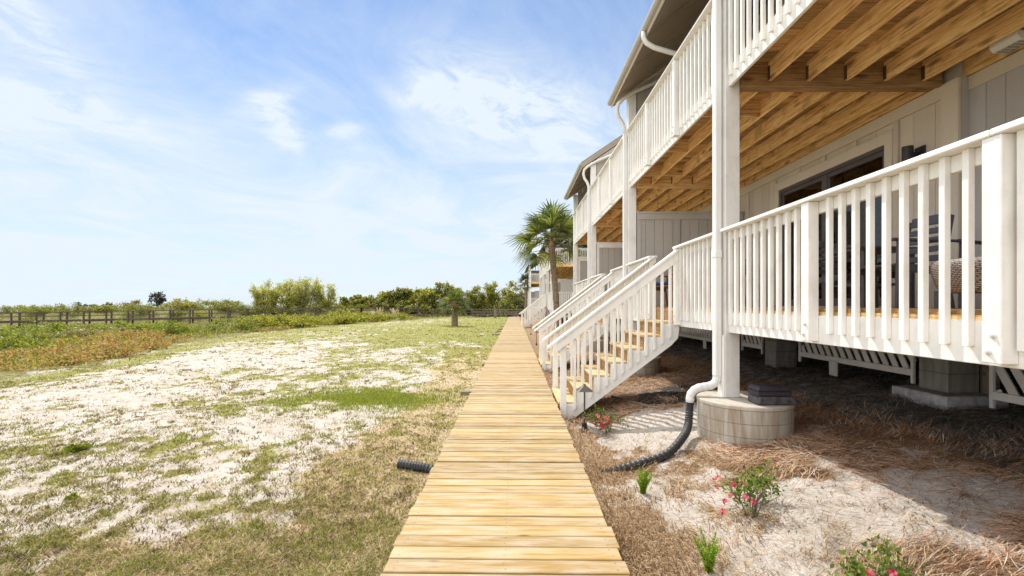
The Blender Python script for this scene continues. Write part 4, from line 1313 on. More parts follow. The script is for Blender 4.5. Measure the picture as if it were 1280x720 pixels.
# ------------------------------------------------------------------ round piers
def round_pier(x, y, r, z0, z1, label):
    t = empty('round_pier', (x, y, z0), label, 'concrete pier', 'round block piers under the white posts')
    h = z1 - 0.045 - z0; nc = 3
    ns = 9
    for c in range(nc):
        za = z0 - 0.05 + (h + 0.05) * c / nc; zb = z0 - 0.05 + (h + 0.05) * (c + 1) / nc - 0.004
        b = MB()
        for k in range(ns):
            a0 = 2 * math.pi * (k + 0.5 * (c % 2)) / ns + 0.0015; a1 = 2 * math.pi * (k + 1 + 0.5 * (c % 2)) / ns - 0.0015
            pts = []
            for q in range(9):
                a = a0 + (a1 - a0) * q / 8; pts.append((x + r * math.cos(a), y + r * math.sin(a)))
            for q in range(8, -1, -1):
                a = a0 + (a1 - a0) * q / 8; pts.append((x + (r - 0.14) * math.cos(a), y + (r - 0.14) * math.sin(a)))
            b.prism(pts, 2, za, zb)
        b.build('block_course', M['pier'], t, 0.002)
    b = MB(); pts = [(x + (r + 0.004) * math.cos(2 * math.pi * k / 48), y + (r + 0.004) * math.sin(2 * math.pi * k / 48)) for k in range(48)]
    b.prism(pts, 2, z1 - 0.047, z1)
    b.build('cap', M['cap'], t, 0.008)
    b = MB(); pts = [(x + (r - 0.15) * math.cos(2 * math.pi * k / 32), y + (r - 0.15) * math.sin(2 * math.pi * k / 32)) for k in range(32)]
    b.prism(pts, 2, z0 - 0.05, z1 - 0.05)
    b.build('fill', M['pier'], t)
    return t
round_pier(2.83, 5.62, 0.535, 0.02, 0.477, 'near round block pier carrying the main post, dark plastic box on top')
round_pier(2.83, 10.5, 0.52, 0.02, 0.449, 'round block pier half hidden behind the nearest stairs')
round_pier(2.83, 15.62, 0.52, 0.02, 0.449, 'round block pier under the third white post, far behind the second stairs')
round_pier(2.83, 20.17, 0.52, 0.02, 0.449, 'round block pier under the fourth white post near the palm')

# dark plastic box and the stone it sits on
def station():
    x, y, z = 2.98, 5.29, 0.478
    s = MB()
    s.prism([(x - 0.20, z + 0.001), (x + 0.33, z + 0.001), (x + 0.21, z + 0.095), (x - 0.185, z + 0.10)], 1, y - 0.10, y + 0.16)
    t = s.build('stone_base', M['dark_stone'], None, 0.02)
    tag(t, 'dark wedge-shaped stone lying on top of the near round pier', 'stone')
    t = empty('plastic_box', (x, y, z + 0.10), 'low dark purple plastic bait box set on a stone atop the near round pier', 'plastic box')
    b = MB(); b.box(x - 0.20, x + 0.19, y - 0.09, y + 0.15, z + 0.102, z + 0.155); b.build('tray', M['box_plastic'], t, 0.012)
    b = MB()
    k = len(b.v)
    b.v += [(x - 0.205, y - 0.095, z + 0.158), (x + 0.195, y - 0.095, z + 0.158), (x + 0.195, y + 0.155, z + 0.158), (x - 0.205, y + 0.155, z + 0.158),
            (x - 0.18, y - 0.07, z + 0.215), (x + 0.17, y - 0.07, z + 0.215), (x + 0.17, y + 0.13, z + 0.215), (x - 0.18, y + 0.13, z + 0.215)]
    b.f += [[k + i for i in q] for q in ((0, 3, 2, 1), (4, 5, 6, 7), (0, 1, 5, 4), (1, 2, 6, 5), (2, 3, 7, 6), (3, 0, 4, 7))]
    l = b.build('lid', M['box_plastic'], t, 0.015)
    b = MB(); b.box(x - 0.03, x + 0.03, y - 0.03, y + 0.03, z + 0.2155, z + 0.222); b.build('lock_cover', M['black'], l, 0.004)
station()

# block footing under the wall
def footing():
    t = empty('block_footing', (5.3, 5.6, 0.45), 'grey block footing on a pale concrete pad under the near deck', 'footing')
    b = MB(); b.box(4.95, 5.68, 5.22, 5.98, 0.36, 0.575); b.build('pad', M['paver'], t, 0.012)
    b = MB(); b.box(5.18, 5.56, 5.44, 5.83, 0.577, 0.80); b.box(5.18, 5.56, 5.44, 5.83, 0.803, 1.02); b.box(5.18, 5.56, 5.44, 5.83, 1.023, 1.282)
    b.build('block', M['cmu'], t, 0.006)
    b = MB(); b.box(5.60, 5.72, 5.36, 5.48, 0.3, 1.282); b.build('timber_shim', M['grey_wood'], t, 0.004)
footing()

# drain pipe: from the elbow across the soil and under the boardwalk
def corrugated(path_fn, n, r, name, parent=None):
    b = MB(); P = []; rad = []
    for i in range(n):
        P.append(path_fn(i / (n - 1))); rad.append(r if i % 4 < 2 else r * 0.88)
    b.tube(P, rad, 14)
    return b.build(name, M['hose'], parent, smooth=False)
def bez(pts):
    def f(t):
        n = len(pts) - 1; q = min(int(t * n), n - 1); u = t * n - q
        p = lambda i: Vector(pts[max(0, min(n, i))])
        a, b, c, d = p(q - 1), p(q), p(q + 1), p(q + 2)
        return tuple(0.5 * ((2 * b) + (c - a) * u + (2 * a - 5 * b + 4 * c - d) * u * u + (3 * b - a - 3 * c + d) * u ** 3))
    return f
g1, g2, g3 = gz(1.75, 5.15), gz(1.35, 4.95), gz(1.0, 4.85)
o = corrugated(bez([(2.219, 5.752, 0.415), (2.21, 5.745, 0.30), (2.16, 5.66, 0.13), (2.0, 5.40, 0.06), (1.72, 5.14, g1 + 0.05), (1.36, 4.97, g2 + 0.035), (1.02, 4.87, g3 - 0.02), (0.75, 4.80, -0.20)]), 170, 0.050, 'drain_pipe')
tag(o, 'black corrugated drain pipe curving from the white downspout down across the sand', 'drain pipe')
gl = gz(-1.15, 4.68)
o = corrugated(bez([(-0.70, 4.66, -0.115), (-0.9, 4.67, gl + 0.01), (-1.05, 4.685, gl + 0.03), (-1.2, 4.70, gl + 0.045)]), 64, 0.050, 'drain_pipe')
tag(o, 'short black corrugated pipe end poking out on the grass side of the boardwalk', 'drain pipe')

# path lights
def path_light(x, y, label, first=None):
    z = gz(x, y)
    if first: return copy_thing(first, (x, y, z), label=label)
    t = empty('path_light', (x, y, z), label, 'path light', 'low pyramid-capped path lights beside the boardwalk')
    b = MB(); b.tube([(0, 0, -0.05), (0, 0, 0.57)], 0.012, 10); b.build('stem', M['bronze'], t, world=False)
    b = MB(); b.tube([(0, 0, -0.02), (0, 0, 0.09)], [0.045, 0.035], 10); b.build('ground_sleeve', M['black'], t, world=False)
    b = MB(); k = 0
    s = 0.115
    b.v += [(-s, -s, 0.555), (s, -s, 0.555), (s, s, 0.555), (-s, s, 0.555), (-0.02, -0.02, 0.635), (0.02, -0.02, 0.635), (0.02, 0.02, 0.635), (-0.02, 0.02, 0.635)]
    b.f += [[0, 3, 2, 1], [4, 5, 6, 7], [0, 1, 5, 4], [1, 2, 6, 5], [2, 3, 7, 6], [3, 0, 4, 7]]
    c = b.build('lamp_shade', M['bronze'], t, 0.004, world=False)
    b = MB(); b.tube([(0, 0, 0.632), (0, 0, 0.655)], [0.022, 0.012], 8); b.build('finial', M['bronze'], c, world=False)
    return t
pl = path_light(1.02, 6.62, 'bronze path light in front of the nearest stairs beside the pink azalea')
path_light(0.98, 20.2, 'distant path light past the second stairs, cap level with the boardwalk edge', pl)
path_light(0.98, 27.0, 'farthest path light before the distant white staircase', pl)

# landscape fabric
def fabric():
    n = 22; xs = np.linspace(2.05, 3.15, n); ys = np.linspace(7.2, 8.7, n)
    X, Y = np.meshgrid(xs, ys)
    X = X + 0.25 * (Y - 7.9) + 0.1
    Z = G(X, Y) + 0.006 + 0.07 * fbm(X, Y, 2.2, 3, 8) * np.sin(np.clip((X - X.min()) / (X.max() - X.min()), 0, 1) * 3.14) * np.sin((Y - 7.2) / 1.5 * 3.14)
    V = np.stack([X, Y, Z], -1).reshape(-1, 3)
    I, J = np.meshgrid(np.arange(n - 1), np.arange(n - 1)); a = (J * n + I).ravel()
    o = link_mesh('landscape_fabric', mesh_from_arrays('landscape_fabric', V, np.stack([a, a + 1, a + n + 1, a + n], -1)), M['fabric'], smooth=True)
    sm = o.modifiers.new('thick', 'SOLIDIFY'); sm.thickness = 0.008
    tag(o, 'crumpled black landscape fabric on the ground under the nearest stairs', 'ground fabric')
    b = MB()
    p0 = (1.78, 8.35, gz(1.78, 8.35) + 0.03); p1 = (2.12, 7.12, gz(2.12, 7.12) + 0.035)
    b.bar(p0, p1, 0.035, 0.03)
    e = b.build('edging_strip', M['grey_wood'], None, 0.003)
    tag(e, 'thin grey edging strip along the black landscape fabric', 'edging')
fabric()

# wall lamp, white junction box
def wall_lamp():
    x, y, z = WX - 0.001, 5.93, 3.60
    t = empty('wall_lamp', (x, y, z), 'black cylinder wall lamp on the taupe siding beside the sliding door', 'wall lamp')
    b = MB(); b.box(x - 0.025, x - 0.001, y - 0.075, y + 0.075, z - 0.10, z + 0.09); b.build('back_plate', M['black'], t, 0.004)
    b = MB(); b.tube([(x - 0.15, y + 0.03, z - 0.13), (x - 0.15, y + 0.03, z + 0.10)], 0.062, 20); b.build('cylinder', M['black'], t, smooth=False)
    b = MB(); b.box(x - 0.10, x - 0.026, y + 0.0, y + 0.05, z - 0.03, z + 0.02); b.build('bracket', M['black'], t)
    b = MB(); b.box(x - 0.029, x - 0.0255, y - 0.055, y - 0.025, z - 0.055, z - 0.02); b.build('sensor', M['white_plastic'], t)
wall_lamp()
def junction():
    x, y, z = 5.30, 4.86, 4.34
    t = empty('vent_box', (x, y, z), 'white plastic vent box hanging between the pine joists by the wall', 'vent')
    b = MB()
    b.prism([(x - 0.17, z + 0.10), (x - 0.17, z + 0.04), (x - 0.13, z), (x + 0.012, z), (x + 0.012, z + 0.10)], 1, y - 0.22, y + 0.06)
    b.build('housing', M['white_plastic'], t, 0.006)
    b = MB()
    for k in range(5): b.box(x - 0.125, x - 0.005, y - 0.19 + 0.05 * k, y - 0.17 + 0.05 * k, z - 0.006, z - 0.001)
    b.build('grille', M['steel'], t)
junction()

# ------------------------------------------------------------------ deck furniture
def slat_chair(loc, rz, label, mat, group, cushion=None, cat='chair'):
    t = empty('patio_chair', loc, label, cat, group, rz)      # faces local +x
    for sy in (-0.27, 0.27):
        b = MB(); b.bar((0.25, sy, 0), (0.23, sy, 0.66), 0.045, 0.03, (0, 1, 0)); b.build('leg', mat, t, 0.004, world=False)
        b = MB(); b.bar((-0.30, sy, 0), (-0.22, sy, 0.42), 0.045, 0.03, (0, 1, 0)); b.build('leg', mat, t, 0.004, world=False)
        b = MB(); b.bar((0.32, sy, 0.675), (-0.30, sy, 0.66), 0.07, 0.025, (0, 0, 1)); b.build('armrest', mat, t, 0.006, world=False)
        b = MB(); b.bar((0.24, sy, 0.40), (-0.24, sy, 0.36), 0.025, 0.07, (0, 0, 1)); b.build('seat_rail', mat, t, 0.003, world=False)
    b = MB()
    for k in range(6): b.box(0.24 - 0.085 * k - 0.07, 0.24 - 0.085 * k, -0.255, 0.255, 0.425 - 0.006 * k, 0.445 - 0.006 * k)
    b.build('seat', mat, t, 0.003, world=False)
    b = MB(); d = Vector((-0.23, 0, 1)).normalized()
    p = Vector((-0.22, 0, 0.42))
    for sy in (-0.25, 0.25):
        b.bar(tuple(p + Vector((0, sy, 0))), tuple(p + d * 0.52 + Vector((0, sy * 0.9, 0))), 0.03, 0.05, (1, 0, 0.3))
    for k in range(5):
        q = p + d * (0.09 + 0.098 * k)
        b.bar(tuple(q + Vector((0, -0.235, 0))), tuple(q + Vector((0, 0.235, 0))), 0.016, 0.062, tuple(d))
    q = p + d * 0.53; b.bar(tuple(q + Vector((0, -0.20, 0))), tuple(q + Vector((0, 0.20, 0))), 0.016, 0.05, tuple(d))
    b.build('backrest', mat, t, 0.003, world=False)
    if cushion:
        b = MB(); b.box(-0.22, 0.24, -0.24, 0.24, 0.447, 0.52); b.build('cushion', cushion, t, 0.025, world=False)
    return t
slat_chair((3.98, 4.72, LZ), R(182), 'charcoal slatted patio chair with arms, behind the balusters right of the glass door', M['chair_dark'], 'dark patio chairs on the near deck')
slat_chair((4.5, 6.25, LZ), R(-80), 'charcoal slatted patio chair across the dark table, farther along the near deck', M['chair_dark'], 'dark patio chairs on the near deck')
slat_chair((4.78, 4.36, LZ), R(196), 'charcoal slatted patio chair nearest the wall, beside the woven wicker seat', M['chair_dark'], 'dark patio chairs on the near deck')
def table():
    x, y = 4.25, 5.45
    t = empty('patio_table', (x, y, LZ), 'dark round-edged patio table between the charcoal chairs on the near deck', 'table')
    b = MB(); b.box(x - 0.33, x + 0.33, y - 0.33, y + 0.33, LZ + 0.66, LZ + 0.69); b.build('tabletop', M['chair_dark'], t, 0.012)
    for sx in (-0.27, 0.27):
        for sy in (-0.27, 0.27):
            b = MB(); b.box(x + sx - 0.02, x + sx + 0.02, y + sy - 0.02, y + sy + 0.02, LZ, LZ + 0.659); b.build('leg', M['chair_dark'], t)
    b = MB(); b.box(x - 0.249, x + 0.249, y - 0.249, y + 0.249, LZ + 0.26, LZ + 0.285); b.build('shelf', M['chair_dark'], t)
table()
def wicker():
    x, y = 3.80, 3.58
    t = empty('wicker_seat', (x, y, LZ), 'grey brown woven wicker seat with rolled edge, close behind the nearest railing', 'wicker seat')
    b = MB(); n = 24; rings = []
    prof = [(0.30, 0.13), (0.33, 0.20), (0.355, 0.30), (0.36, 0.36), (0.34, 0.395), (0.30, 0.40), (0.0, 0.385)]
    for r, z in prof:
        rings.append(len(b.v))
        for k in range(n):
            a = 2 * math.pi * k / n; c, s = math.cos(a), math.sin(a)
            e = 0.72
            b.v.append((x + r * 1.0 * math.copysign(abs(c) ** e, c), y + r * 1.0 * math.copysign(abs(s) ** e, s), LZ + z))
    for i in range(len(prof) - 1):
        for k in range(n):
            k2 = (k + 1) % n
            b.f.append([rings[i] + k, rings[i] + k2, rings[i + 1] + k2, rings[i + 1] + k])
    b.f.append([rings[0] + k for k in range(n)])
    b.build('woven_body', M['wicker'], t, smooth=True)
    for sx in (-0.24, 0.24):
        for sy in (-0.24, 0.24):
            b = MB(); b.box(x + sx - 0.02, x + sx + 0.02, y + sy - 0.02, y + sy + 0.02, LZ, LZ + 0.15); b.build('leg', M['chair_dark'], t)
wicker()
slat_chair((3.25, 9.55, LZ), R(215), 'brown wooden chair with a dark blue cushion at the head of the nearest stairs', M['chair_wood'], None, M['blue'])
slat_chair((4.3, 9.3, LZ), R(180), 'brown wooden chair against the wall behind the blue cushioned one', M['chair_wood'], None)

# ------------------------------------------------------------------ plants
def leaves_arrays(pts, size, rng, aspect=2.0, up=0.3, fold=True):
    n = len(pts)
    d = rng.normal(0, 1, (n, 3)); d[:, 2] += up
    d /= np.linalg.norm(d, axis=1)[:, None]
    s = np.cross(d, rng.normal(0, 1, (n, 3))); s /= np.linalg.norm(s, axis=1)[:, None] + 1e-9
    L_ = (size * (0.6 + 0.8 * rng.random(n)))[:, None]
    W = L_ / aspect
    V = np.empty((n, 4, 3), np.float32)
    V[:, 0] = pts; V[:, 1] = pts + d * L_ * 0.5 + s * W * 0.5
    V[:, 2] = pts + d * L_; V[:, 3] = pts + d * L_ * 0.5 - s * W * 0.5
    return V.reshape(-1, 3), np.arange(n * 4).reshape(n, 4)

def clumps(rng, lobes, n, shell=0.55):
    """points in a set of ellipsoid lobes (cx, cy, cz, rx, ry, rz), denser towards the outside, in small tufts"""
    w = np.array([l[3] * l[4] * l[5] for l in lobes]) ** 0.75; w /= w.sum()
    nt = max(4, n // 14)
    li = rng.choice(len(lobes), nt, p=w)
    d = rng.normal(0, 1, (nt, 3)); d /= np.linalg.norm(d, axis=1)[:, None]
    r = (shell + (1 - shell) * rng.random(nt)) * (0.75 + 0.35 * rng.random(nt))
    r = np.where(rng.random(nt) < 0.25, r * rng.random(nt), r)
    lob = np.array(lobes)[li]
    c = lob[:, :3] + d * r[:, None] * lob[:, 3:6]
    k = rng.integers(0, nt, n)
    tuft = 0.13 * np.minimum(lob[k, 3], lob[k, 5])[:, None] + 0.02
    return c[k] + rng.normal(0, 1, (n, 3)) * tuft

def shrub_mesh(seed, lobes, n, size, mat, aspect=2.0, up=0.4, shell=0.5):
    rng = np.random.default_rng(seed)
    p = clumps(rng, lobes, n, shell)
    p = p[p[:, 2] > 0.0]
    V, F = leaves_arrays(p, size, rng, aspect, up)
    me = mesh_from_arrays('foliage', V, F); me.materials.append(mat)
    return me

def stems_mesh(seed, h, spread, n, r):
    rr = random.Random(seed); b = MB()
    for k in range(n):
        a = rr.uniform(0, 6.283); s = spread * rr.uniform(0.3, 1.0); hh = h * rr.uniform(0.6, 1.0)
        b.tube([(0.02 * math.cos(a), 0.02 * math.sin(a), -0.05), (s * 0.4 * math.cos(a), s * 0.4 * math.sin(a), hh * 0.5), (s * math.cos(a + .3), s * math.sin(a + .3), hh)], [r, r * .7, r * .3], 6)
    me = b.mesh('stem'); me.materials.append(M['twig'])
    return me

def plant(name, label, cat, group, loc, foliage, stem=None, sc=1.0, rz=0.0, extra=None, fname='foliage', sname='stem'):
    t = empty(name, loc, label, cat, group, rz); t.scale = (sc, sc, sc) if isinstance(sc, (int, float)) else sc
    if foliage: link_mesh(fname, foliage, None, t)
    if stem: link_mesh(sname, stem, None, t)
    for nm, me in (extra or []): link_mesh(nm, me, None, t)
    return t

# azaleas
def azalea(x, y, r, h, seed, label, nfl, side, nl=1500):
    rng = np.random.default_rng(seed); z = gz(x, y)
    lobes = [(rng.normal(0, r * .45), rng.normal(0, r * .4), h * (0.35 + 0.4 * rng.random()), r * .5, r * .5, h * .33) for _ in range(6)]
    f = shrub_mesh(seed, lobes, nl, 0.036, M['leaf_azalea'], 2.1, 0.5, 0.35)
    s = stems_mesh(seed, h * .8, r * .75, 9, 0.006)
    b = MB(); V = []; F = []
    for k in range(nfl):
        c = np.array([rng.normal(side[0] * r, r * .28), rng.normal(side[1] * r, r * .28), h * (0.3 + 0.5 * rng.random())])
        ax = rng.normal(0, 1, 3); ax[2] = abs(ax[2]) + .4; ax[1] -= 0.5; ax /= np.linalg.norm(ax)
        u = np.cross(ax, [0.3, 0.5, .1]); u /= np.linalg.norm(u); w = np.cross(ax, u)
        for q in range(5):
            a = q * 1.2566 + rng.random() * .3; d = u * math.cos(a) + w * math.sin(a); sd_ = u * -math.sin(a) + w * math.cos(a)
            L0 = 0.026; n0 = len(V)
            V += [c, c + d * L0 * .6 + sd_ * L0 * .42 + ax * .006, c + d * L0 + ax * .012, c + d * L0 * .6 - sd_ * L0 * .42 + ax * .006]; F.append([n0, n0 + 1, n0 + 2, n0 + 3])
    ex = []
    if V:
        pm = mesh_from_arrays('blossom', np.array(V), np.array(F)); pm.materials.append(M['petal']); ex = [('blossom', pm)]
    return plant('azalea_bush', label, 'azalea', 'young azalea bushes planted in the sand', (x, y, z - 0.01), f, s, 1.0, 0, ex)
azalea(1.30, 6.35, 0.23, 0.34, 5, 'azalea covered in pink flowers beside the path light at the stairs', 30, (-0.35, -0.4), 700)
azalea(1.88, 3.60, 0.33, 0.37, 6, 'azalea with a few red flowers alone on the sand in front of the round pier', 13, (-0.42, -0.25), 800)
azalea(2.00, 2.47, 0.19, 0.35, 8, 'mostly green azalea nearest the camera at the bottom of the photo', 6, (-0.55, -0.4), 750)

# foxtail ferns
def foxtail(x, y, h, n, seed, label, pale=0):
    rng = np.random.default_rng(seed); z = gz(x, y)
    def spears(cnt, hh, mat_):
        P = []; D = []
        for k in range(cnt):
            a = rng.random() * 6.283; lean = 0.10 + 0.38 * rng.random(); H = hh * (0.55 + 0.45 * rng.random())
            for q in range(150):
                s = q / 150
                c = np.array([math.cos(a) * lean * H * s ** 1.4, math.sin(a) * lean * H * s ** 1.4, H * s])
                d = rng.normal(0, 1, 3); d[2] = abs(d[2]) * .5 + .4; d /= np.linalg.norm(d)
                P.append(c); D.append(d * (0.034 * (1 - 0.75 * s ** 2)))
        P = np.array(P); D = np.array(D); S = np.cross(D, rng.normal(0, 1, D.shape)); S /= np.linalg.norm(S, axis=1)[:, None] + 1e-9
        V = np.stack([P, P + D * .5 + S * .0045, P + D, P + D * .5 - S * .0045], 1).reshape(-1, 3)
        me = mesh_from_arrays('frond', V, np.arange(len(V)).reshape(-1, 4)); me.materials.append(mat_); return me
    ex = [('new_frond', spears(pale, h * .45, M['fern_new']))] if pale else []
    return plant('foxtail_fern', label, 'fern', 'bright foxtail ferns in the sand', (x, y, z - 0.01), spears(n, h, M['fern']), None, 1, 0, ex, 'frond')
foxtail(1.20, 4.25, 0.25, 15, 3, 'bright foxtail fern close to the drain pipe')
foxtail(1.26, 2.95, 0.27, 11, 4, 'foxtail fern with a pale yellow new frond, beside the boardwalk at the bottom', 4)

# broad-leaved weed in the sand
rng_ = np.random.default_rng(14)
lob = [(rng_.normal(0, .09), rng_.normal(0, .06), .05, .15, .11, .06) for _ in range(6)]
wm = shrub_mesh(14, lob, 420, 0.07, M['leaf_bright'], 1.3, 0.9, 0.2)
wd_ = [(-5.2, 5.35, 0.52, 'leafy bright green weed on bare sand at the left edge'), (-3.95, 4.05, 0.26, 'small leafy weed in the sandy grass nearer the bottom left')]
for x, y, s, lb in wd_:
    z = gz(x, y)
    o = link_mesh('weed', wm, None, None, (x, y, z)); o.scale = (s, s, s); o.rotation_euler[2] = x
    tag(o, lb, 'weed', 'leafy green weeds in the sand')

# palms
def palm(loc, trunk_h, r0, crown_r, nf, seed, label, lean=(0, 0), mat=None, nleaf=26, dead=0, group='cabbage palms'):
    rng = np.random.default_rng(seed); mat = mat or M['palm']
    t = empty('palm_tree', loc, label, 'palm tree', group)
    b = MB(); n = 22; P = []; rad = []
    for i in range(n):
        s = i / (n - 1)
        P.append((lean[0] * s ** 1.3, lean[1] * s ** 1.3, -0.15 + (trunk_h + 0.15) * s))
        rad.append(r0 * (1.18 - 0.28 * s + (0.10 if i % 2 else 0) + 0.22 * max(0, s - 0.85) / 0.15) * (0.95 + 0.1 * rng.random()))
    P += [(lean[0], lean[1], trunk_h + r0 * 1.2), (lean[0], lean[1], trunk_h + r0 * 2.6)]; rad += [r0 * 0.85, r0 * 0.2]
    b.tube(P, rad, 12)
    tr = b.build('trunk', M['bark'], t, world=False, smooth=False)
    top = Vector((lean[0], lean[1], trunk_h))
    b = MB()
    for k in range(34):
        s = 0.82 + 0.24 * rng.random(); a = k * 2.4
        c = Vector((lean[0] * s ** 1.3, lean[1] * s ** 1.3, trunk_h * s)); d = Vector((math.cos(a), math.sin(a), 0))
        p0 = c + d * r0 * 0.85; p1 = c + d * (r0 * 1.55) + Vector((0, 0, r0 * 1.2))
        b.bar(tuple(p0), tuple(p1), r0 * 0.55, r0 * 0.2, tuple(d))
    b.build('leaf_boot', M['boot'], t, world=False)
    V = []; F = []; VD = []; FD = []; PB = MB()
    for k in range(nf + dead):
        isdead = k >= nf
        a = k * 2.39996 + rng.random() * 0.5
        q = (k + 0.5) / nf
        el = R(80) - R(108) * q if not isdead else R(-45 - 25 * rng.random())
        el += rng.normal(0, 0.12)
        d = Vector((math.cos(a) * math.cos(el), math.sin(a) * math.cos(el), math.sin(el)))
        pl_ = crown_r * (0.42 + 0.12 * rng.random()); fl = crown_r * (0.50 + 0.12 * rng.random())
        base = top + Vector((0, 0, r0 * 0.4))
        tip = base + d * pl_ + Vector((0, 0, -0.07 * crown_r * math.cos(el)))
        if not isdead:
            PB.tube([tuple(base), tuple((base + tip) / 2 + Vector((0, 0, 0.03 * crown_r))), tuple(tip)], [0.038, 0.024, 0.015], 5)
        side = d.cross(Vector((0, 0, 1)))
        if side.length < 0.1: side = Vector((1, 0, 0))
        side.normalize(); nrm = side.cross(d).normalized()
        tw = rng.normal(0, 0.35)
        side, nrm = side * math.cos(tw) + nrm * math.sin(tw), nrm * math.cos(tw) - side * math.sin(tw)
        for j in range(nleaf):
            u = (j + 0.5) / nleaf * 2 - 1
            ang = u * R(104)
            ld = (d * math.cos(ang) + side * math.sin(ang)).normalized()
            ln = fl * (1.0 - 0.28 * abs(u)) * (0.9 + 0.2 * rng.random())
            w = fl * 0.062
            ls = ld.cross(nrm).normalized()
            st = tip + d * (0.10 * fl * (1 - abs(u)))
            fold = nrm * (0.10 * fl * (1 - abs(u)))     # costapalmate keel
            m1 = st + ld * ln * 0.55 - fold * 0.3 + Vector((0, 0, -0.02 * ln))
            e1 = st + ld * ln - Vector((0, 0, (0.16 + 0.16 * rng.random()) * ln)) - fold * 0.2
            VV, FF = (VD, FD) if isdead else (V, F)
            n0 = len(VV)
            VV += [tuple(st - ls * w * .25), tuple(st + ls * w * .25), tuple(m1 + ls * w * .5 + nrm * w * .3), tuple(m1 - ls * w * .5 + nrm * w * .3), tuple(e1 + ls * w * .08), tuple(e1 - ls * w * .08)]
            FF += [[n0, n0 + 1, n0 + 2, n0 + 3], [n0 + 3, n0 + 2, n0 + 4, n0 + 5]]
    me = mesh_from_arrays('crown', np.array(V), np.array(F)); o = link_mesh('crown', me, mat, t)
    PB.build('petiole', M['boot'] if mat is M['dead'] else mat, o, world=False)
    if VD:
        link_mesh('dry_frond', mesh_from_arrays('dry_frond', np.array(VD), np.array(FD)), M['dead'], t)
    return t
palm((2.22, 23.0, gz(2.22, 23)), 4.85, 0.145, 2.15, 27, 2, 'tall cabbage palm with a bushy crown between the near and second condos', (-0.36, 0), dead=0, nleaf=24)
palm((1.45, 58.0, gz(1.45, 58)), 4.6, 0.16, 1.55, 26, 9, 'distant slender palm beside the farthest condo', (0.1, 0), M['palm_dark'], 18, 2)
palm((-5.05, 38.5, gz(-5.05, 38.5)), 1.7, 0.24, 1.5, 40, 12, 'squat cabbage palm standing alone on the green lawn', (0, 0), M['palm'], 20, 0)

# ------------------------------------------------------------------ walkover and fence
def walkover():
    A = Vector((-62, 44.0)); B = Vector((-21.0, 62.5)); C_ = Vector((-4.2, 66.5))
    t = empty('dune_walkover', (-40, 54, -1), 'long weathered timber walkover with railings crossing the dunes on the left', 'walkover')
    zt = lambda p: float(np.interp(p.x, [-62, -53, -31, -21, -4], [-0.25, -0.12, 0.22, 0.40, 0.0]))
    for P, Q in ((A, B), (B, C_)):
        n = int((Q - P).length / 1.9); d = (Q - P).normalized(); s = Vector((-d.y, d.x))
        b = MB(); r = MB()
        for i in range(n):
            p = P + (Q - P) * (i / n); q = P + (Q - P) * ((i + 1) / n)
            for off in (0, 1.5):
                a = p + s * off; c = q + s * off
                b.bar((a.x, a.y, zt(a)), (c.x, c.y, zt(c)), 0.05, 0.22)
                for hh, th in ((0.98, 0.10), (0.55, 0.085)):
                    r.bar((a.x, a.y, zt(a) + hh), (c.x, c.y, zt(c) + hh), 0.13 if hh > .9 else 0.04, th)
        b.build('stringer', M['walk_wood'], t); r.build('top_rail', M['walk_wood'], t)
        k = MB(); m = int((Q - P).length / 0.15)
        for i in range(m):
            p = P + d * (i * 0.15)
            k.bar((p.x, p.y, zt(p) + 0.125), (p.x + s.x * 1.5, p.y + s.y * 1.5, zt(p) + 0.125), 0.14, 0.03)
        k.build('planking', M['walk_wood'], t)
        for i in range(n + 1):
            p = P + (Q - P) * (i / n)
            for off in (0, 1.5):
                a = p + s * off
                po = MB(); po.box(a.x - 0.065, a.x + 0.065, a.y - 0.065, a.y + 0.065, gz(a.x, a.y) - 0.3, zt(a) + 0.95)
                po.build('post', M['walk_wood'], t)
walkover()
def rail_fence():
    t = empty('rail_fence', (-1, 67, 0), 'low grey split-rail fence across the end of the boardwalk, before the trees', 'fence')
    xs = np.linspace(-6.2, 1.9, 6)
    for i, x in enumerate(xs):
        b = MB(); b.box(x - 0.08, x + 0.08, 66.9, 67.06, -0.4, 1.15 if i != 2 else 1.7); b.build('post', M['grey_wood'], t)
    for z in (0.35, 0.70, 1.02):
        b = MB(); b.bar((-6.2, 66.86, z), (1.9, 66.86, z), 0.05, 0.13); b.build('rail', M['white_old'] if False else M['grey_wood'], t)
rail_fence()
def dark_post(x, y, h, lb):
    b = MB(); b.box(x - 0.16, x + 0.16, y - 0.16, y + 0.16, -0.3, h)
    b.prism([(x - 0.2, h), (x + 0.2, h), (x, h + 0.12)], 1, y - 0.2, y + 0.2)
    o = b.build('gate_post', M['grey_wood']); tag(o, lb, 'post')
dark_post(-2.6, 62.0, 1.15, 'stout dark post beside the end of the boardwalk, in front of the fence')

# ------------------------------------------------------------------ dune scrub, bushes, trees
protos = {}
def proto(kind):
    if kind in protos: return protos[kind]
    out = []
    for s in range(3):
        rng = np.random.default_rng(100 + s * 7 + hash_kind[kind])
        mat, n, size, nl, flat = SPEC[kind]
        lobes = [(rng.normal(0, .42), rng.normal(0, .42), flat * (0.25 + 0.5 * rng.random()), .42, .42, flat * .40) for _ in range(nl)]
        out.append((shrub_mesh(300 + s * 11 + hash_kind[kind], lobes, n, size, M[mat], 1.8, 0.5, 0.45), stems_mesh(s, flat * .6, .5, 10, 0.012)))
    protos[kind] = out
    return out
SPEC = {'rust': ('leaf_rust', 1300, 0.075, 8, 0.55), 'bright': ('leaf_bright', 1400, 0.085, 8, 0.75), 'mound': ('leaf_yellow', 1500, 0.085, 9, 0.65),
        'olive': ('leaf_olive', 1300, 0.085, 8, 0.75), 'mid': ('leaf_mid', 1500, 0.09, 9, 0.9)}
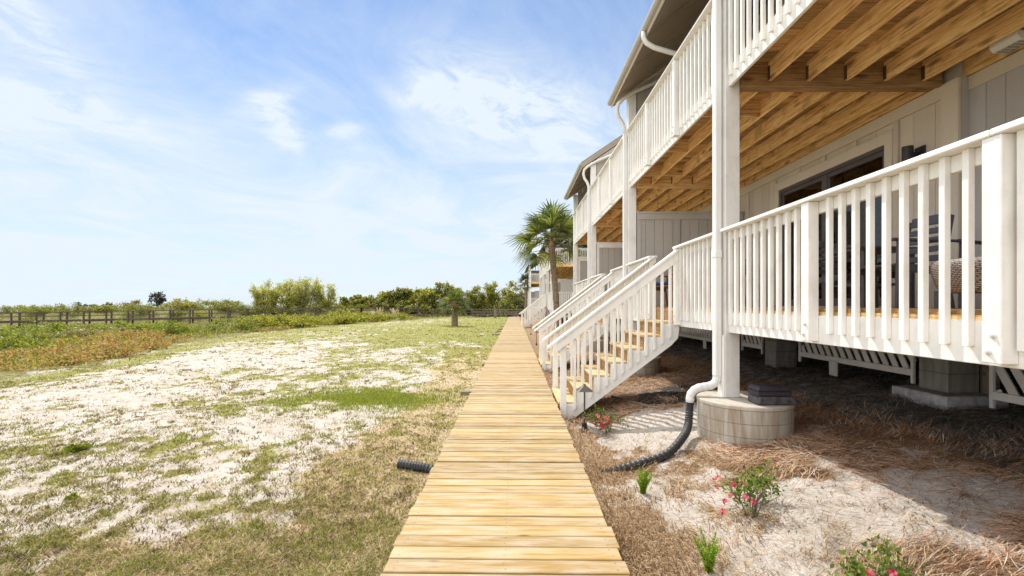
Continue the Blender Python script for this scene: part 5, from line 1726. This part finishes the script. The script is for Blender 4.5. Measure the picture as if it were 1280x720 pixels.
hash_kind = {'rust': 1, 'bright': 2, 'mound': 3, 'olive': 4, 'mid': 5}
cnt = {}
def bush(kind, x, y, sc, label, group, h=1.0):
    k = cnt.get(kind, 0); cnt[kind] = k + 1
    f, s = proto(kind)[k % 3]
    rr = random.Random(k * 13 + hash_kind[kind])
    return plant('dune_shrub', label, 'shrub', group, (x, y, gz(x, y) - 0.05), f, s, (sc, sc, sc * h), rr.uniform(0, 6.28))
rr = random.Random(21)
def scatter(kind, n, ys, off, sc, label, group, h=1.0, xmax=None):
    for i in range(n):
        for _ in range(60):
            y = rr.uniform(*ys); x = float(dune_edge(np.array([y]))[0]) - rr.uniform(*off)
            if x > -1.16 * y - 1.0: break
        bush(kind, x, y, rr.uniform(*sc), label, group, h)
scatter('rust', 34, (13.6, 23), (0.2, 3.8), (0.7, 1.15), 'low rust-orange shrub in the band where the sand meets the dune scrub', 'rust-orange dune shrubs', 0.85)
scatter('bright', 26, (15, 32), (3.5, 9), (0.9, 1.5), 'rounded bright green shrub in the dune scrub behind the rusty band', 'bright green dune shrubs', 0.8)
scatter('mound', 16, (14.5, 26), (1.0, 7.0), (0.5, 0.9), 'small yellow-green shrub poking out of the rusty dune band', 'small yellow-green dune shrubs', 0.9)
scatter('olive', 34, (18, 46), (2.5, 14), (0.9, 1.6), 'dull olive shrub in the dune scrub before the timber walkover', 'olive dune shrubs', 0.6)
scatter('bright', 12, (26, 44), (0.6, 6), (0.9, 1.4), 'rounded bright green shrub on the slope between lawn and walkover', 'bright green slope shrubs')
scatter('mound', 46, (36, 58), (0.2, 5.0), (1.1, 1.9), 'yellow-green mounded shrub along the far edge of the lawn', 'yellow-green shrubs edging the lawn', 0.95)
scatter('rust', 10, (33, 52), (0.0, 3.0), (0.7, 1.1), 'reddish low shrub at the foot of the yellow-green mounds', 'reddish shrubs along the far lawn', 0.6)
for i in range(60):       # beyond the walkover
    x = -62 + i * 0.72 + rr.uniform(-.6, .6); y = np.interp(x, [-62, -21], [48.5, 66]) + rr.uniform(1, 10)
    bush(('olive', 'mound', 'mid', 'bright')[i % 4], x, y, rr.uniform(1.2, 2.0), 'scrubby shrub seen through the railings beyond the walkover', 'shrubs beyond the walkover', 0.85)

# carpet of dune cover nobody could count
def dune_cover():
    n = 130000
    x, y, wd = screen_points(n, 12, 70, -80, 0, 1.1)
    e = dune_edge(y)
    k = (x < e - 0.2 + RNG.normal(0, 0.5, n))
    x, y = x[k], y[k]
    pt = fbm(x, y, 0.35, 3, 71)
    rust = sst(4.6, 2.0, e[k] - x) * sst(28, 22, y)
    u = RNG.random(len(x))
    for nm, m_, mat in (('rusty_ground_cover', u < rust * 0.75, 'leaf_rust'), ('green_ground_cover', (u >= rust * 0.75) & (pt > 0.5), 'leaf_bright'), ('olive_ground_cover', (u >= rust * 0.75) & (pt <= 0.5), 'leaf_olive')):
        xx, yy = x[m_], y[m_]
        h = 0.05 + 0.30 * RNG.random(len(xx)) ** 1.5 * np.clip(fbm(xx, yy, 0.9, 2, 15) * 2 - 0.3, 0.2, 1.2)
        p = np.stack([xx, yy, G(xx, yy) + h], -1)
        V, F = leaves_arrays(p, 0.035 + 0.0028 * 1.0 * yy, RNG, 1.8, 0.6)
        # size grows with distance so far leaves still read
        o = link_mesh(nm, mesh_from_arrays(nm, V, F), M[mat]); o['kind'] = 'stuff'
dune_cover()

def tree(name, label, cat, group, x, y, h, w, seed, mat, n, size, trunks=5, low=0.15, aspect=1.8, nl=16, shell=0.4, upright=0.0):
    rng = np.random.default_rng(seed); z = gz(x, y)
    t = empty(name, (x, y, z), label, cat, group)
    b = MB(); lobes = []
    for k in range(trunks):
        a = rng.random() * 6.283; s = w * 0.42 * math.sqrt(rng.random()); hh = h * (0.72 + 0.28 * rng.random()) * (1 - 0.35 * (s / (w * .5)) ** 2)
        px, py = s * math.cos(a), s * math.sin(a) * 0.8
        b.tube([(px * .35, py * .35, -0.3), (px * .7, py * .7, hh * .45), (px, py, hh * .92)], [0.05 + 0.012 * h, 0.03 + 0.006 * h, 0.012], 6)
        for q in range(3):
            f = 0.35 + 0.2 * q; c = rng.random() * 6.283; l = w * 0.16
            b.tube([(px * (.35 + .65 * f), py * (.35 + .65 * f), hh * f), (px + l * math.cos(c), py + l * math.sin(c), hh * (f + .2))], [0.02 + .003 * h, 0.008], 5)
        m = max(2, nl // trunks)
        for q in range(m):
            f = low + (1 - low) * (q + 0.6 * rng.random()) / m
            lobes.append((px * (0.5 + .5 * f) + rng.normal(0, w * .07), py * (.5 + .5 * f) + rng.normal(0, w * .07), hh * f, w * (0.23 - 0.08 * f), w * (0.23 - 0.08 * f), h * (0.13 + upright)))
    b.build('trunk', M['twig'], t, world=False)
    pts = clumps(rng, lobes, n, shell)
    pts = pts[pts[:, 2] > 0.02]
    V, F = leaves_arrays(pts, size, rng, aspect, 0.3)
    link_mesh('crown', mesh_from_arrays('crown', V, F), M[mat], t)
    return t
GT = 'trees beyond the dune walkover'
# pale willowy group left of centre
tree('willow_tree', 'tallest pale feathery tree of the clump standing behind the walkover', 'tree', GT, -31.0, 67, 5.4, 4.8, 31, 'leaf_pale', 10000, 0.20, 7, 0.2, 2.6, 28, 0.3, 0.05)
tree('willow_tree', 'pale feathery tree at the clump\'s left end behind the walkover', 'tree', GT, -36.0, 66, 4.7, 5.2, 32, 'leaf_pale', 9000, 0.20, 7, 0.15, 2.6, 24, 0.3, 0.05)
tree('willow_tree', 'pale feathery tree at the clump\'s right end, its crown sloping down', 'tree', GT, -28.3, 68, 4.9, 4.2, 33, 'leaf_pale', 7500, 0.20, 6, 0.1, 2.6, 24, 0.3, 0.05)
tree('willow_tree', 'pale feathery tree filling the middle of the clump, second tallest', 'tree', GT, -33.6, 67.5, 5.0, 4.6, 35, 'leaf_pale', 9000, 0.20, 7, 0.12, 2.6, 26, 0.3, 0.05)
tree('willow_tree', 'lower bright tree in front of the pale feathery clump', 'tree', GT, -33.6, 64.5, 3.9, 4.6, 34, 'leaf_yellow', 5000, 0.18, 6, 0.1, 2.2, 20, 0.3, 0.03)
# long hedge of mid-green trees up to the boardwalk's end
hx = [(-21.0, 72, 2.77, 4.5), (-18.8, 72, 3.41, 4.3), (-16.6, 72, 3.83, 4.5), (-14.6, 71, 4.36, 4.5), (-12.9, 72, 4.79, 4.5), (-11.2, 71, 5.0, 4.7), (-9.6, 72, 4.68, 4.5), (-7.9, 71, 4.15, 4.5), (-6.4, 72, 4.79, 4.3)]
for i, (x, y, h, w) in enumerate(hx):
    tree('bayberry_tree', 'mid-green bushy tree in the row behind the squat palm', 'tree', 'row of mid-green trees behind the squat palm', x, y, h, w, 50 + i, 'leaf_mid' if i % 3 else 'leaf_yellow', 6500, 0.26, 6, 0.05, 1.7, 26, 0.35)
for i, (x, y, h, w) in enumerate([(-26.0, 71, 2.2, 4.6), (-23.4, 71, 2.1, 4.6), (-20.0, 75, 2.9, 4.6), (-15.6, 75, 3.9, 4.8), (-10.4, 75, 4.4, 4.8), (-5.6, 75, 4.6, 4.8), (-8.8, 69.5, 2.2, 4.4), (-12.4, 69.5, 2.1, 4.4), (-16.2, 69.5, 1.9, 4.4)]):
    tree('bayberry_tree', 'mid-green bushy tree in the row behind the squat palm', 'tree', 'row of mid-green trees behind the squat palm', x, y, h, w, 150 + i, 'leaf_yellow' if i % 2 else 'leaf_mid', 5200, 0.26, 6, 0.03, 1.7, 26, 0.35)
tree('oak_tree', 'tall yellow-green tree behind the fence, just left of the boardwalk\'s end', 'tree', GT, -3.9, 74, 6.6, 5.2, 71, 'leaf_yellow', 8000, 0.24, 7, 0.1, 1.8, 28, 0.35)
tree('oak_tree', 'broad yellow-green tree behind the fence, straight beyond the boardwalk', 'tree', GT, -0.9, 75, 6.2, 5.4, 72, 'leaf_yellow', 8000, 0.24, 7, 0.05, 1.8, 28, 0.35)
tree('oak_tree', 'darker green tree behind the fence between the boardwalk and the distant palm', 'tree', GT, 1.6, 73, 5.6, 4.2, 73, 'leaf_mid', 4000, 0.22, 6, 0.05, 1.8, 24, 0.35)
tree('oak_tree', 'shaded green undergrowth tree directly behind the split-rail fence', 'tree', GT, -2.4, 71, 3.8, 5.6, 74, 'leaf_mid', 4000, 0.2, 7, 0.03, 1.8, 24, 0.35)
# dark little pines on the left horizon
tree('pine_tree', 'small dark pine topping the scrub beyond the walkover, the taller of two', 'tree', GT, -53.0, 68, 3.3, 3.6, 81, 'leaf_dark', 1100, 0.28, 6, 0.3, 2.2, 12, 0.3)
tree('pine_tree', 'tiny dark pine near the left end of the walkover, the lower of two', 'tree', GT, -66.5, 70, 2.2, 1.5, 82, 'leaf_dark', 800, 0.24, 2, 0.3, 2.2, 8, 0.3)
for i, (x, y, h, w, mt) in enumerate(((-57, 68, 1.9, 4.2, 'leaf_olive'), (-61, 68, 1.6, 3.6, 'leaf_mid'), (-50.2, 69, 2.3, 3.6, 'leaf_pale'), (-46.5, 70, 2.0, 4.0, 'leaf_olive'), (-42.5, 69, 1.9, 3.4, 'leaf_mid'), (-24.5, 70, 1.2, 3.8, 'leaf_mid'), (-21.6, 71, 1.5, 3.4, 'leaf_olive'))):
    tree('scrub_tree', 'ragged low scrub tree against the sky beyond the walkover', 'tree', 'ragged scrub trees on the dune ridge', x, y, h + 0.3, w + 0.6, 90 + i, mt, 2400, 0.2, 5, 0.05, 2.0, 14, 0.3)
# pampas plumes
def pampas(x, y, label):
    rng = np.random.default_rng(int(abs(x * 10))); z = gz(x, y); V = []; F = []; VB = []; FB = []
    for k in range(16):
        a = rng.random() * 6.28; l = 0.35 * rng.random(); h = 1.3 + 0.6 * rng.random(); c = np.array([math.cos(a) * l, math.sin(a) * l, 0])
        for q in range(26):
            s = 0.68 + 0.32 * rng.random(); p = c * s * 2 + np.array([0, 0, h * s]) + rng.normal(0, .035, 3); d = rng.normal(0, 1, 3); d[2] = abs(d[2]) + 1; d *= .14 / np.linalg.norm(d)
            w = np.array([.016, .0, 0]); n0 = len(V); V += [p, p + d * .5 + w, p + d, p + d * .5 - w]; F.append([n0, n0 + 1, n0 + 2, n0 + 3])
    for k in range(160):
        a = rng.random() * 6.28; l = 0.5 + .5 * rng.random(); h = .6 + .5 * rng.random(); d = np.array([math.cos(a), math.sin(a), 0]); w = np.array([-d[1], d[0], 0]) * .012
        n0 = len(VB); p = d * .05; VB += [p - w, p + w, p + d * l * .5 + w + [0, 0, h], p + d * l * .5 - w + [0, 0, h], p + d * l + [0, 0, h * .6], p + d * l + [0, 0, h * .6 - .01]]; FB += [[n0, n0 + 1, n0 + 2, n0 + 3], [n0 + 3, n0 + 2, n0 + 4, n0 + 5]]
    t = empty('pampas_grass', (x, y, z), label, 'ornamental grass', 'plumed grass clumps by the walkover')
    link_mesh('plume', mesh_from_arrays('plume', np.array(V), np.array(F)), M['plume'], t)
    link_mesh('blade_tuft', mesh_from_arrays('blade_tuft', np.array(VB), np.array(FB)), M['leaf_olive'], t)
pampas(-17.4, 59, 'clump of pale plumed grass before the walkover, the left one')
pampas(-15.9, 60, 'clump of pale plumed grass before the walkover, nearer the squat palm')
pampas(-18.8, 60.5, 'short clump of pale plumed grass close under the walkover rail')
